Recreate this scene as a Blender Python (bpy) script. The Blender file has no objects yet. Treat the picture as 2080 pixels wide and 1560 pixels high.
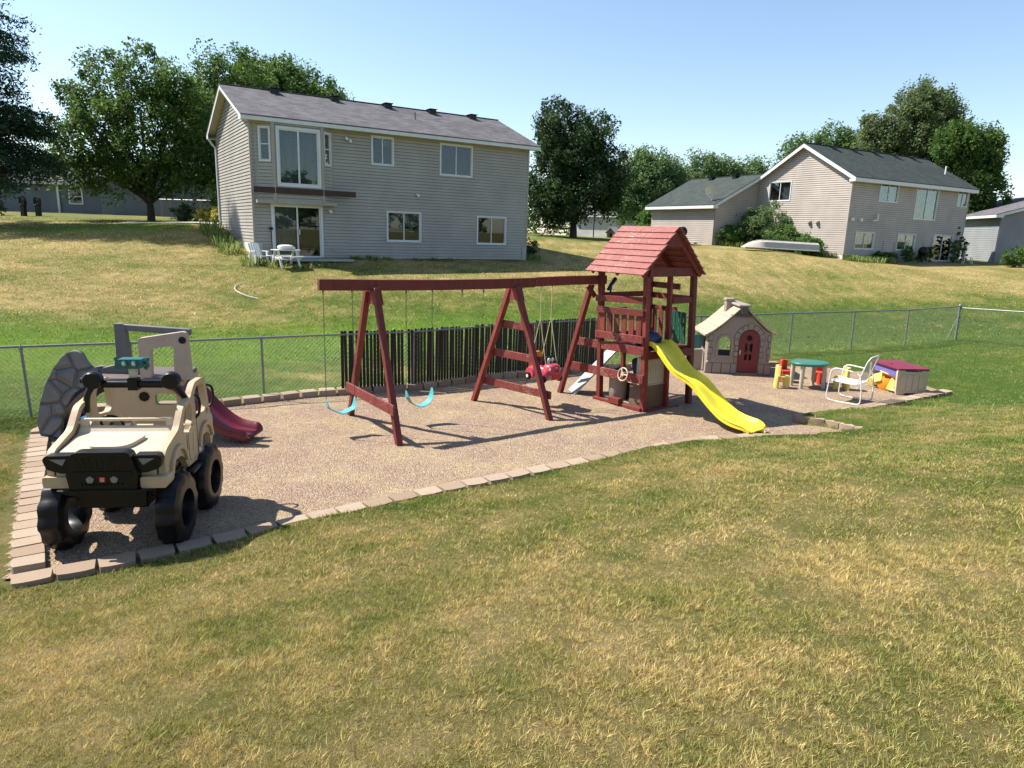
import bpy, bmesh, math, random
import numpy as np
from mathutils import Vector, Matrix, Euler
from mathutils.geometry import tessellate_polygon
sc = bpy.context.scene
COL = sc.collection
R = math.radians
# ---------------------------------------------------------------- camera
pitch, roll = R(12.46), R(1.8)
fw = Vector((0, math.cos(pitch), -math.sin(pitch)))
up = Vector((0, math.sin(pitch), math.cos(pitch)))
rt = Vector((1, 0, 0))
rt2 = rt*math.cos(roll) + up*math.sin(roll)
up2 = up*math.cos(roll) - rt*math.sin(roll)
cd = bpy.data.cameras.new('camera'); cam = bpy.data.objects.new('camera', cd); COL.objects.link(cam)
cam.matrix_world = Matrix((( rt2.x, up2.x, -fw.x, 0), (rt2.y, up2.y, -fw.y, 0), (rt2.z, up2.z, -fw.z, 3.0), (0, 0, 0, 1)))
cd.sensor_width = 36; cd.lens = 36*1385/2080; cd.clip_start = .05; cd.clip_end = 2000
sc.camera = cam
# ---------------------------------------------------------------- sky and sun
SUNV = Vector((-1.72, .42, 2.20)).normalized()
w = bpy.data.worlds.new('World'); sc.world = w; w.use_nodes = True
nt = w.node_tree; bg = nt.nodes['Background']
sky = nt.nodes.new('ShaderNodeTexSky'); sky.sky_type = 'NISHITA'; sky.sun_disc = False
sky.sun_elevation = math.asin(SUNV.z); sky.sun_rotation = math.atan2(SUNV.x, SUNV.y) % (2*math.pi)
sky.air_density = 1.0; sky.dust_density = .5; sky.ozone_density = 1.0; sky.altitude = 200
nt.links.new(sky.outputs[0], bg.inputs[0]); bg.inputs[1].default_value = .105
sd = bpy.data.lights.new('sun', 'SUN'); sd.energy = 5.0; sd.angle = R(.55); sd.color = (1, .95, .86)
sun = bpy.data.objects.new('sun', sd); COL.objects.link(sun)
sun.rotation_euler = SUNV.to_track_quat('Z', 'Y').to_euler()
sc.view_settings.view_transform = 'Standard'; sc.view_settings.look = 'None'
sc.view_settings.exposure = 1.0; sc.view_settings.gamma = 1
sc.cycles.max_bounces = 6; sc.cycles.transparent_max_bounces = 16
rng = np.random.default_rng(7); random.seed(7)
# ---------------------------------------------------------------- helpers
def tag(o, label=None, cat=None, group=None, kind=None):
    if label: o['label'] = label
    if cat: o['category'] = cat
    if group: o['group'] = group
    if kind: o['kind'] = kind
    return o
def thing(name, label, cat, loc=(0, 0, 0), rz=0, group=None, rot=None):
    o = bpy.data.objects.new(name, None); COL.objects.link(o)
    o.location = loc; o.rotation_euler = rot if rot else (0, 0, rz); o.empty_display_size = .2
    return tag(o, label, cat, group)
def copy_tree(o, parent=None):
    c = o.copy(); COL.objects.link(c); c.parent = parent
    for ch in o.children: copy_tree(ch, c)
    return c
def arc(cx, cy, r, a0, a1, n=8, ry=None):
    ry = r if ry is None else ry
    return [(cx+r*math.cos(R(a0+(a1-a0)*i/n)), cy+ry*math.sin(R(a0+(a1-a0)*i/n))) for i in range(n+1)]
def fil(pts, r, n=4):
    """round the corners of a 2-D polygon; r a number or one per corner"""
    out = []; N = len(pts)
    for i, p in enumerate(pts):
        rr = r[i] if isinstance(r, (list, tuple)) else r
        p = Vector(p); a = Vector(pts[i-1]); b = Vector(pts[(i+1) % N])
        da, db = a-p, b-p
        d = min(rr, da.length*.48, db.length*.48)
        if d < 1e-4: out.append(tuple(p)); continue
        s, e = p+da.normalized()*d, p+db.normalized()*d
        for k in range(n+1):
            t = k/n; out.append(tuple(s*(1-t)**2 + p*2*t*(1-t) + e*t*t))
    return out
def smooth_path(pts, n=6, closed=False):
    """catmull-rom through 3-D points"""
    P = [Vector(p) for p in pts]; out = []; N = len(P)
    rngi = range(N if closed else N-1)
    for i in rngi:
        if closed: p0, p1, p2, p3 = P[(i-1) % N], P[i], P[(i+1) % N], P[(i+2) % N]
        else: p0, p1, p2, p3 = P[max(i-1, 0)], P[i], P[i+1], P[min(i+2, N-1)]
        for k in range(n):
            t = k/n
            out.append(.5*((2*p1)+(p2-p0)*t+(2*p0-5*p1+4*p2-p3)*t*t+(3*p1-p0-3*p2+p3)*t**3))
    if not closed: out.append(P[-1])
    return out
XY = lambda u, v, w: (u, v, w)
XZ = lambda u, v, w: (u, w, v)     # u->x, v->z, w->y
YZ = lambda u, v, w: (w, u, v)     # u->y, v->z, w->x
class MB:
    def __init__(s): s.v = []; s.f = []; s.m = []; s.mi = 0
    def add(s, vs, fs):
        b = len(s.v); s.v += [tuple(p) for p in vs]; s.f += [tuple(i+b for i in f) for f in fs]; s.m += [s.mi]*len(fs); return s
    def box(s, x0, x1, y0, y1, z0, z1):
        return s.add([(x0, y0, z0), (x1, y0, z0), (x1, y1, z0), (x0, y1, z0), (x0, y0, z1), (x1, y0, z1), (x1, y1, z1), (x0, y1, z1)],
                     [(3, 2, 1, 0), (4, 5, 6, 7), (0, 1, 5, 4), (1, 2, 6, 5), (2, 3, 7, 6), (3, 0, 4, 7)])
    def obox(s, c, sz, rot=(0, 0, 0)):
        M = Euler(rot).to_matrix(); c = Vector(c); a, b, d = (q/2 for q in sz)
        vs = [c+M@Vector(p) for p in ((-a, -b, -d), (a, -b, -d), (a, b, -d), (-a, b, -d), (-a, -b, d), (a, -b, d), (a, b, d), (-a, b, d))]
        return s.add(vs, [(3, 2, 1, 0), (4, 5, 6, 7), (0, 1, 5, 4), (1, 2, 6, 5), (2, 3, 7, 6), (3, 0, 4, 7)])
    def bar(s, p, q, w, h, up=(0, 0, 1)):
        """rectangular bar from p to q, w sideways, h along up"""
        p, q = Vector(p), Vector(q); d = (q-p).normalized(); u = Vector(up); sd_ = d.cross(u)
        if sd_.length < 1e-4: sd_ = d.cross(Vector((0, 1, 0)))
        sd_.normalize(); u = sd_.cross(d).normalized(); sd_ *= w/2; u *= h/2
        vs = [p-sd_-u, p+sd_-u, p+sd_+u, p-sd_+u, q-sd_-u, q+sd_-u, q+sd_+u, q-sd_+u]
        return s.add(vs, [(0, 1, 2, 3), (7, 6, 5, 4), (1, 0, 4, 5), (2, 1, 5, 6), (3, 2, 6, 7), (0, 3, 7, 4)])
    def tube(s, pts, r, n=8, closed=False, caps=True):
        P = [Vector(p) for p in pts]; N = len(P); rings = []; ref = None
        rad = r if isinstance(r, (list, tuple)) else [r]*N
        for i in range(N):
            if closed: t = P[(i+1) % N]-P[i-1]
            else: t = P[min(i+1, N-1)]-P[max(i-1, 0)]
            t.normalize()
            if ref is None:
                ref = t.cross(Vector((0, 0, 1)) if abs(t.z) < .9 else Vector((1, 0, 0))).normalized()
            a = (ref-t*ref.dot(t)).normalized(); ref = a; b = t.cross(a)
            rings.append([P[i]+(a*math.cos(2*math.pi*k/n)+b*math.sin(2*math.pi*k/n))*rad[i] for k in range(n)])
        vs = [v for rr in rings for v in rr]; fs = []
        for i in range(N if closed else N-1):
            j = (i+1) % N
            for k in range(n): l = (k+1) % n; fs.append((i*n+k, i*n+l, j*n+l, j*n+k))
        if caps and not closed: fs += [tuple(reversed(range(n))), tuple((N-1)*n+k for k in range(n))]
        return s.add(vs, fs)
    def lathe(s, prof, c=(0, 0, 0), n=24, axis='Z', sx=1, sy=1, caps=True):
        """prof list of (r, h)"""
        vs = []; fs = []
        for r_, h in prof:
            for k in range(n):
                a = 2*math.pi*k/n; x, y = r_*math.cos(a)*sx, r_*math.sin(a)*sy
                p = (x, y, h) if axis == 'Z' else ((x, h, y) if axis == 'Y' else (h, x, y))
                vs.append((p[0]+c[0], p[1]+c[1], p[2]+c[2]))
        for i in range(len(prof)-1):
            for k in range(n): l = (k+1) % n; fs.append((i*n+k, i*n+l, (i+1)*n+l, (i+1)*n+k))
        if caps: fs += [tuple(reversed(range(n))), tuple((len(prof)-1)*n+k for k in range(n))]
        return s.add(vs, fs)
    def plate(s, outline, w0, w1, fr=XZ, holes=()):
        loops = [list(outline)]+[list(h) for h in holes]; flat = [p for l in loops for p in l]
        tri = tessellate_polygon([[Vector((p[0], p[1], 0)) for p in l] for l in loops]); n = len(flat)
        vs = [fr(p[0], p[1], w0) for p in flat]+[fr(p[0], p[1], w1) for p in flat]
        fs = [tuple(t) for t in tri]+[tuple(i+n for i in reversed(t)) for t in tri]
        b = 0
        for l in loops:
            m = len(l)
            for i in range(m): j = (i+1) % m; fs.append((b+i, b+j, b+j+n, b+i+n))
            b += m
        return s.add(vs, fs)
    def loft(s, rings, closed=True, caps=True):
        n = len(rings[0]); vs = [p for r_ in rings for p in r_]; fs = []
        for i in range(len(rings)-1):
            for k in range(n if closed else n-1): l = (k+1) % n; fs.append((i*n+k, i*n+l, (i+1)*n+l, (i+1)*n+k))
        if caps and closed: fs += [tuple(reversed(range(n))), tuple((len(rings)-1)*n+k for k in range(n))]
        return s.add(vs, fs)
    def ball(s, c, r, n=12, m=8, sx=1, sy=1, sz=1):
        return s.lathe([(max(1e-4, r*math.sin(math.pi*i/m)), -r*sz*math.cos(math.pi*i/m)) for i in range(m+1)], c, n, sx=sx, sy=sy)
    def build(s, name, mat, parent=None, bevel=0, smooth=None, seg=2, subsurf=0):
        me = bpy.data.meshes.new(name); me.from_pydata(s.v, [], s.f)
        mats = mat if isinstance(mat, (list, tuple)) else [mat]
        for m_ in mats: me.materials.append(m_)
        if len(mats) > 1: me.polygons.foreach_set('material_index', s.m)
        bm = bmesh.new(); bm.from_mesh(me); bmesh.ops.recalc_face_normals(bm, faces=bm.faces); bm.to_mesh(me); bm.free()
        if smooth is not None:
            me.shade_smooth()
            if smooth > 0: me.set_sharp_from_angle(angle=R(smooth))
        o = bpy.data.objects.new(name, me); COL.objects.link(o); o.parent = parent
        if bevel:
            b = o.modifiers.new('bevel', 'BEVEL'); b.width = bevel; b.segments = seg; b.limit_method = 'ANGLE'; b.angle_limit = R(35)
            me.shade_smooth(); me.set_sharp_from_angle(angle=R(50)); b.harden_normals = False
        if subsurf:
            m_ = o.modifiers.new('sub', 'SUBSURF'); m_.levels = subsurf; m_.render_levels = subsurf
        return o
def quick_mesh(name, V, F, mat, parent=None, attrs=None, smooth=False):
    """V (n,3), F (m,k) numpy"""
    me = bpy.data.meshes.new(name); n, m, k = len(V), len(F), F.shape[1]
    me.vertices.add(n); me.vertices.foreach_set('co', V.astype(np.float32).ravel())
    me.loops.add(m*k); me.loops.foreach_set('vertex_index', F.astype(np.int32).ravel())
    me.polygons.add(m); me.polygons.foreach_set('loop_start', np.arange(0, m*k, k, dtype=np.int32))
    if smooth: me.polygons.foreach_set('use_smooth', np.ones(m, bool))
    for an, av in (attrs or {}).items():
        a = me.attributes.new(an, 'FLOAT', 'POINT'); a.data.foreach_set('value', av.astype(np.float32))
    me.update(calc_edges=True); me.materials.append(mat)
    o = bpy.data.objects.new(name, me); COL.objects.link(o); o.parent = parent
    return o
# ---------------------------------------------------------------- materials
class NT:
    def __init__(s, name):
        s.mat = bpy.data.materials.new(name); s.mat.use_nodes = True; s.t = s.mat.node_tree
        s.b = s.t.nodes['Principled BSDF']; s.out = s.t.nodes['Material Output']
    def n(s, typ, **kw):
        o = s.t.nodes.new('ShaderNode'+typ)
        for k, v in kw.items():
            if k in o.inputs: o.inputs[k].default_value = v
            else: setattr(o, k, v)
        return o
    def l(s, a, b): s.t.links.new(a, b)
    def coord(s, scale=(1, 1, 1), world=False):
        m = s.n('Mapping'); m.inputs['Scale'].default_value = scale
        if world: s.l(s.n('NewGeometry').outputs['Position'], m.inputs[0])
        else: s.l(s.n('TexCoord').outputs['Object'], m.inputs[0])
        return m.outputs[0]
    def noise(s, scale, co=None, detail=4, rough=.6, dist=0):
        n_ = s.n('TexNoise'); n_.inputs['Scale'].default_value = scale; n_.inputs['Detail'].default_value = detail
        n_.inputs['Roughness'].default_value = rough; n_.inputs['Distortion'].default_value = dist
        if co is not None: s.l(co, n_.inputs['Vector'])
        return n_.outputs['Fac']
    def ramp(s, fac, stops):
        r = s.n('ValToRGB'); e = r.color_ramp.elements
        while len(e) < len(stops): e.new(.5)
        for q, (p, c) in zip(e, stops): q.position = p; q.color = c if len(c) == 4 else (*c, 1)
        s.l(fac, r.inputs[0]); return r.outputs[0]
    def mix(s, fac, a, b, mode='MIX'):
        m = s.n('MixRGB', blend_type=mode)
        for i, q in ((0, fac), (1, a), (2, b)):
            if isinstance(q, (int, float)): m.inputs[i].default_value = q
            elif isinstance(q, tuple): m.inputs[i].default_value = (*q, 1)[:4]
            else: s.l(q, m.inputs[i])
        return m.outputs[0]
    def math(s, op, a, b=0.0):
        m = s.n('Math', operation=op)
        for i, q in ((0, a), (1, b)):
            if isinstance(q, (int, float)): m.inputs[i].default_value = q
            else: s.l(q, m.inputs[i])
        return m.outputs[0]
    def attr(s, name): a = s.n('Attribute'); a.attribute_name = name; return a.outputs['Fac']
    def bump(s, h, strength=.3, dist=.01):
        b = s.n('Bump'); b.inputs['Strength'].default_value = strength; b.inputs['Distance'].default_value = dist
        s.l(h, b.inputs['Height']); s.l(b.outputs[0], s.b.inputs['Normal']); return b
    def fin(s, col=None, rough=.6, spec=.5, **kw):
        if col is not None:
            if isinstance(col, tuple): s.b.inputs['Base Color'].default_value = (*col, 1)
            else: s.l(col, s.b.inputs['Base Color'])
        if isinstance(rough, (int, float)): s.b.inputs['Roughness'].default_value = rough
        else: s.l(rough, s.b.inputs['Roughness'])
        s.b.inputs['Specular IOR Level'].default_value = spec
        for k, v in kw.items(): s.b.inputs[k].default_value = v
        return s.mat
def plastic(name, c, rough=.42, var=.12, spec=.4, dirt=.25, scale=4):
    c = tuple(q*.87 for q in c)
    t = NT(name); n1 = t.noise(scale, t.coord(), 5); n2 = t.noise(scale*9, t.coord(), 3)
    lo = tuple(q*(1-var) for q in c); hi = tuple(min(1, q*(1+var*.6)) for q in c)
    col = t.ramp(n1, [(.3, lo), (.7, hi)])
    dc = t.ramp(n2, [(.50, (0, 0, 0)), (.78, (1, 1, 1))]); f = t.math('MULTIPLY', dc, dirt)
    gray = .35*sum(c)/3+.08
    col = t.mix(f, col, (gray*1.1, gray, gray*.85))
    t.bump(n2, .08, .004)
    return t.fin(col, t.math('ADD', t.math('MULTIPLY', n1, .2), rough-.1), spec)
def paint(name, c, rough=.55, var=.08): return plastic(name, c, rough, var, .35, .12)
def metal(name, c, rough=.4, met=.35):
    t = NT(name); n1 = t.noise(12, t.coord(), 4); col = t.ramp(n1, [(.3, tuple(q*.75 for q in c)), (.7, c)])
    return t.fin(col, rough, .5, Metallic=met)
def red_wood(name, worn, top=False):
    t = NT(name); co = t.coord((1, 1, 1)); co2 = t.coord((3, 3, 3))
    g = t.noise(9, t.coord((1, 1, .35)), 6, .7, 1.5)
    base = t.ramp(g, [(.25, (.215, .055, .047)), (.5, (.29, .088, .074)), (.8, (.38, .15, .125))] if top else [(.25, (.135, .022, .018)), (.5, (.20, .034, .027)), (.8, (.27, .06, .045))])
    big = t.noise(1.6, co, 3); chip = t.noise(13, t.coord((5, 1.1, 5) if top else (1.6, 1.6, 6)), 6, .8, .4)
    f = t.math('ADD', t.math('MULTIPLY', big, .32), t.math('MULTIPLY', chip, .83))
    m = t.ramp(f, [(.775-worn, (0, 0, 0)), (.80-worn, (1, 1, 1))])
    cc = t.ramp(t.noise(30, co, 2), [(.35, (.40, .27, .18)), (.6, (.62, .52, .42))])
    col = t.mix(m, base, cc)
    oi = t.n('ObjectInfo'); col = t.mix(1.0, col, t.ramp(oi.outputs['Random'], [(0, (.68, .68, .68)), (1, (1.0, 1.0, 1.0))]), 'MULTIPLY')
    kn = t.n('TexVoronoi'); kn.inputs['Scale'].default_value = 3.1; t.l(co, kn.inputs['Vector']); col = t.mix(t.ramp(kn.outputs['Distance'], [(.03, (.8, .8, .8)), (.06, (0, 0, 0))]), col, (.035, .012, .01))
    t.bump(t.math('SUBTRACT', g, t.math('MULTIPLY', m, .5)), .5, .006)
    return t.fin(col, .62, .35)
def leafmat(name, dark, mid, light, trans=.35):
    t = NT(name); a = t.attr('rnd'); n1 = t.noise(.8, t.coord(), 3)
    f = t.math('ADD', t.math('MULTIPLY', a, .6), t.math('MULTIPLY', n1, .4))
    col = t.ramp(f, [(.2, dark), (.5, mid), (.8, light)])
    t.fin(col, .6, .15)
    tr = t.n('BsdfTranslucent'); hs = t.n('HueSaturation'); hs.inputs['Value'].default_value = 1.5; hs.inputs['Hue'].default_value = .485
    t.l(col, hs.inputs['Color']); t.l(hs.outputs[0], tr.inputs[0])
    mx = t.n('MixShader'); mx.inputs[0].default_value = trans
    t.l(t.b.outputs[0], mx.inputs[1]); t.l(tr.outputs[0], mx.inputs[2]); t.l(mx.outputs[0], t.out.inputs[0])
    return t.mat
def siding_mat(name, c):
    c = tuple(q*.86 for q in c)
    t = NT(name); n1 = t.noise(.7, t.coord(), 4); n2 = t.noise(6, t.coord((1, 1, 8)), 4)
    col = t.ramp(n1, [(.3, tuple(q*.86 for q in c)), (.7, tuple(min(1, q*1.10) for q in c))])
    col = t.mix(t.ramp(n2, [(.5, (0, 0, 0)), (.9, (.5, .5, .5))]), col, tuple(q*.72 for q in c))
    t.bump(n2, .1, .003)
    return t.fin(col, .5, .3)
def shingles(name, a, b, c):
    t = NT(name); co = t.coord((1, 1, 0))
    br = t.n('TexBrick'); br.offset = .5; br.inputs['Scale'].default_value = 1; br.inputs['Brick Width'].default_value = .32; br.inputs['Row Height'].default_value = .135
    br.inputs['Mortar Size'].default_value = .006; br.inputs['Mortar Smooth'].default_value = .4; br.inputs['Bias'].default_value = 0
    br.inputs['Color1'].default_value = (*a, 1); br.inputs['Color2'].default_value = (*b, 1); br.inputs['Mortar'].default_value = (*tuple(q*.45 for q in a), 1)
    t.l(co, br.inputs['Vector'])
    n1 = t.noise(90, co, 2); n2 = t.noise(.9, co, 4)
    col = t.mix(t.ramp(n1, [(.35, (0, 0, 0)), (.7, (.7, .7, .7))]), br.outputs[0], c)
    col = t.mix(t.ramp(n2, [(.4, (0, 0, 0)), (.75, (.35, .35, .35))]), col, tuple(q*.6 for q in a))
    t.bump(t.math('ADD', br.outputs['Fac'], t.math('MULTIPLY', n1, -.5)), .5, -.01)
    return t.fin(col, .9, .15)
def glassmat(name, tint=(.75, .8, .8)):
    t = NT(name); tr = t.n('BsdfTransparent'); tr.inputs[0].default_value = (*tint, 1)
    gl = t.n('BsdfGlossy'); gl.inputs['Roughness'].default_value = .015; gl.inputs[0].default_value = (.9, .95, 1, 1)
    lw = t.n('LayerWeight'); lw.inputs[0].default_value = .35
    f = t.math('ADD', t.math('MULTIPLY', lw.outputs['Fresnel'], .25), .03)
    mx = t.n('MixShader'); t.l(f, mx.inputs[0]); t.l(tr.outputs[0], mx.inputs[1]); t.l(gl.outputs[0], mx.inputs[2]); t.l(mx.outputs[0], t.out.inputs[0])
    return t.mat
M = {}
M['red'] = red_wood('red_stained_wood', .04); M['red_worn'] = red_wood('worn_red_stained_wood', .115); M['red_roof'] = red_wood('sun_worn_red_roof_boards', .112, 1)
M['tan'] = plastic('tan_plastic', (.55, .405, .245), .5, .1); M['tan2'] = plastic('pale_tan_plastic', (.62, .50, .35), .5, .1)
M['taupe'] = plastic('taupe_plastic', (.335, .275, .23), .55, .1); M['taupe_dark'] = plastic('dark_taupe_plastic', (.12, .095, .085), .6, .1)
M['black'] = plastic('black_plastic', (.006, .006, .007), .38, .3, .3, .03); M['grey'] = plastic('grey_plastic', (.15, .15, .16), .6, .15)
M['greyd'] = plastic('dark_grey_plastic', (.06, .06, .065), .6, .15)
M['maroon'] = plastic('maroon_plastic', (.15, .014, .026), .28, .12, .5, .1); M['brick_red'] = plastic('dusty_red_plastic', (.20, .03, .035), .5, .12)
M['navy'] = plastic('navy_plastic', (.012, .028, .10), .4, .2); M['blue'] = plastic('light_blue_plastic', (.10, .38, .62), .4, .1)
M['teal'] = plastic('teal_plastic', (.03, .22, .24), .4, .12); M['teal_light'] = plastic('aqua_plastic', (.10, .42, .46), .42, .12)
M['green'] = plastic('green_plastic', (.012, .10, .065), .45, .12); M['lime'] = plastic('lime_plastic', (.30, .45, .06), .45, .1)
M['yellow'] = plastic('yellow_plastic', (.92, .76, .04), .36, .12, .45, .16); M['pale_yellow'] = plastic('pale_yellow_plastic', (.80, .62, .16), .45, .08)
M['orange'] = plastic('orange_plastic', (.85, .33, .03), .42, .08); M['red_pl'] = plastic('red_plastic', (.72, .055, .03), .42, .1)
M['pink_red'] = plastic('faded_red_plastic', (.62, .07, .11), .38, .1); M['purple'] = plastic('purple_plastic', (.17, .14, .42), .45, .1)
M['white'] = paint('white_paint', (.78, .78, .76)); M['white_pl'] = plastic('white_plastic', (.75, .74, .70), .4, .05)
M['cream'] = plastic('cream_plastic', (.55, .50, .40), .5, .1); M['brown_pl'] = plastic('brown_plastic', (.20, .125, .085), .55, .15)
M['charcoal'] = plastic('faded_dark_plastic', (.05, .045, .05), .6, .2)
M['galv'] = metal('galvanised_steel', (.24, .25, .25), .5); M['steel'] = metal('dull_chain_steel', (.13, .13, .12), .5)
M['slat'] = plastic('black_privacy_slat', (.010, .011, .011), .5, .3, .3, .15)
M['slatd'] = M['slat']; M['rope'] = paint('yellow_rope', (.62, .55, .30), .8); M['bark'] = paint('tree_bark', (.07, .055, .04), .9, .3)
M['mauve'] = plastic('faded_maroon_lid', (.21, .022, .048), .5, .12)
M['weathered'] = red_wood('weathered_grey_board', .9)
def weather():
    t = NT('weathered_grey_wood'); g = t.noise(16, t.coord((1, 1, .5)), 5, .7, 2)
    col = t.ramp(g, [(.3, (.20, .21, .21)), (.5, (.34, .355, .345)), (.75, (.46, .47, .45))]); t.bump(g, .3, .004); return t.fin(col, .8, .2)
M['weathered'] = weather()
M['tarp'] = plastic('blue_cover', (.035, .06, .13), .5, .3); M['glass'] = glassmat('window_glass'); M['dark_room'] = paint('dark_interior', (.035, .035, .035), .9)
M['curtain'] = paint('vertical_blinds', (.19, .185, .185), .8); M['foundation'] = paint('white_foundation', (.72, .69, .63), .8)
M['trim'] = paint('white_trim', (.70, .72, .72), .5); M['sidingA'] = siding_mat('taupe_vinyl_siding', (.40, .378, .338)); M['sidingB'] = siding_mat('pinkish_vinyl_siding', (.46, .40, .35))
M['postA'] = paint('taupe_corner_trim', (.37, .34, .29), .5); M['soffit'] = paint('cream_soffit', (.60, .54, .42), .6)
M['roofA'] = shingles('grey_shingles', (.055, .052, .058), (.15, .14, .148), (.20, .19, .20)); M['roofB'] = shingles('green_grey_shingles', (.025, .034, .032), (.05, .064, .058), (.08, .092, .085))
M['wood_brown'] = paint('dark_ledger_board', (.06, .035, .03), .7, .4); M['concrete'] = paint('concrete', (.45, .43, .38), .9, .15)
M['seam'] = paint('painted_lap_shade', (.19, .182, .17), .9)  # shade under each siding lap, put into the colour of return and notch
M['roof_tan'] = plastic('faded_tan_roof_plastic', (.44, .36, .25), .6, .12, .3, .4)
M['groove'] = plastic('dark_groove', (.07, .055, .05), .8, .1)  # dark strips along truck seams and playhouse stone joints
M['arch'] = plastic('pinkish_tan_plastic', (.47, .37, .30), .55, .1)
M['teal_dark'] = plastic('dark_teal_plastic', (.015, .13, .125), .45, .12)
# ---------------------------------------------------------------- terrain
CP = np.array([(0,0,1.4),(0,-4,1.8),(3,0,1.5),(-3,0,1.15),(-6,0,.8),(-8,5,.02),(-7,3,.15),(-10,8,0),(-9,10,0),(-12,3,.1),(12,-2,2.0),(-14,-4,.5),
 (-3.6,5.0,.06),(-2,6.3,.08),(-5,4.6,.04),(0,7.4,.08),(1.5,8.8,.08),(2.8,9.7,.07),(4.7,10.1,.09),(5.8,10.5,.17),(5.3,11.35,.13),(7.2,12.4,.08),(9.4,13.8,.06),(9.1,16.2,.03),
 (0,4,.72),(3,4.5,.95),(-2,3.5,.55),(2.5,7.0,.52),(6,7,.95),(9,9,.9),(6,3,1.4),(12,12,.85),(14,17,.35),(12,17,.12),(17,20,.15),(20,14,.95),(12,4,1.65),
 (-7.6,10.2,0),(-4.4,11.8,0),(-1.8,12.9,0),(1.7,15.7,0),(4.7,17.2,0),(7.6,18.7,0),(12,20.8,0),(14.7,22.4,0),(17,21,.1),
 (-8,14,.05),(-3,17,.12),(3,20,.15),(9,24,.12),(16,28,.35),(24,25,.6),(-15,13,.2),(-16,20,1.1),(-10,22,1.0),(-4,24,1.0),(2,27,1.1),(8,30,1.05),(14,33,1.05),
 (19.6,33,1.15),(25,35,1.2),(32,38,1.5),(-10.5,27.0,1.72),(-5,30.1,1.70),(.6,33.6,1.70),(-5,29,1.62),(-12,30,2.35),(-14.3,33.2,2.95),(-19.5,36.8,2.95),(-22.7,30.6,2.4),(-30,41,3.1),
 (-35,56,3.5),(-20,25,1.8),(-28,22,1.5),(3,40.85,2.4),(11,87,2.7),(-6,42,3.0),(-10,55,3.2),(14,50.6,2.65),(20.9,44.1,2.0),(26,47.0,1.95),(32.3,50.4,1.93),(15.6,40.9,2.3),
 (10,45,2.5),(36,46,1.9),(40,60,2.1),(60,60,2.3),(0,120,3),(-60,100,3.5),(90,110,2.8),(-60,30,2.8),(60,20,1.5),(-30,5,.6),(0,-30,2.2),(50,-20,2.5),(-50,-20,1)], float)
def _tps():
    X = CP[:, :2]; n = len(X)
    d = np.linalg.norm(X[:, None]-X[None], axis=2); K = np.where(d > 0, d*d*np.log(d+1e-9), 0)+np.eye(n)*.05
    P = np.c_[np.ones(n), X]; A = np.block([[K, P], [P.T, np.zeros((3, 3))]])
    return np.linalg.solve(A, np.r_[CP[:, 2], 0, 0, 0])
TW = _tps()
def hgt(x, y):
    x = np.atleast_1d(np.asarray(x, float)); y = np.atleast_1d(np.asarray(y, float)); out = np.zeros_like(x)
    for s in range(0, len(x), 20000):
        a, b = x[s:s+20000], y[s:s+20000]
        d2 = (a[:, None]-CP[None, :, 0])**2+(b[:, None]-CP[None, :, 1])**2
        z = (.5*d2*np.log(d2+1e-12))@TW[:len(CP)]+TW[-3]+TW[-2]*a+TW[-1]*b
        r = np.hypot(a, b-30); k = np.clip((r-75)/40, 0, 1); out[s:s+20000] = z*(1-k)+2.9*k
    return out
def hz(x, y): return float(hgt(x, y)[0])
_lat = rng.random((257, 257))
def vn(x, y, f):
    x = np.asarray(x)*f+100.3; y = np.asarray(y)*f+100.7
    xi = np.floor(x).astype(int); yi = np.floor(y).astype(int); u = x-xi; v = y-yi; u = u*u*(3-2*u); v = v*v*(3-2*v)
    g = lambda a, b: _lat[a % 256, b % 256]
    return (g(xi, yi)*(1-u)+g(xi+1, yi)*u)*(1-v)+(g(xi, yi+1)*(1-u)+g(xi+1, yi+1)*u)*v
def fbm(x, y, f, o=4):
    s = 0; a = 1; t = 0
    for i in range(o): s = s+a*vn(x+i*17.1, y-i*9.3, f*2**i); t += a; a *= .55
    return s/t
# gravel bed outline (world metres), anticlockwise from the near left corner
FRONT = [(-3.75,5.32),(-3.32,5.72),(-2.93,5.98),(-2.52,6.30),(-1.99,6.72),(-1.30,7.24),(-.50,7.80),(.42,8.41),(1.48,9.12),(2.71,9.88),(3.72,10.22),(4.67,10.29),(5.60,10.52)]
NOTCH = [(5.66,10.62),(5.30,11.05),(4.86,11.30)]
RIGHT = [(5.00,11.42),(5.84,11.88),(7.15,12.70),(9.15,14.02)]
BACKR = [(9.15,14.1),(8.9,15.9),(7.4,16.7),(6.4,16.5)]
BACK = [(6.4,16.5),(4.3,16.25),(2.5,15.5),(1.25,14.85),(-.42,14.02),(-1.79,12.82),(-3.48,12.06),(-4.93,11.05),(-6.6,10.5)]
LEFT = [(-6.95,9.75),(-6.66,9.05),(-5.50,7.25),(-4.85,6.25),(-4.20,5.30)]
BED = FRONT+NOTCH+RIGHT+BACKR+BACK[1:]+LEFT
BEDA = np.array(BED)
def in_bed(x, y, poly=BEDA):
    x = np.asarray(x); y = np.asarray(y); c = np.zeros(x.shape, bool); n = len(poly)
    for i in range(n):
        (x1, y1), (x2, y2) = poly[i-1], poly[i]
        t = ((y1 > y) != (y2 > y)) & (x < (x2-x1)*(y-y1)/(y2-y1+1e-12)+x1); c ^= t
    return c
def dist_bed(x, y):
    d = np.full(np.shape(x), 1e9); n = len(BEDA)
    for i in range(n):
        a, b = BEDA[i-1], BEDA[i]; ab = b-a; t = np.clip(((x-a[0])*ab[0]+(y-a[1])*ab[1])/(ab@ab+1e-12), 0, 1)
        d = np.minimum(d, np.hypot(x-a[0]-t*ab[0], y-a[1]-t*ab[1]))
    return d
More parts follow.
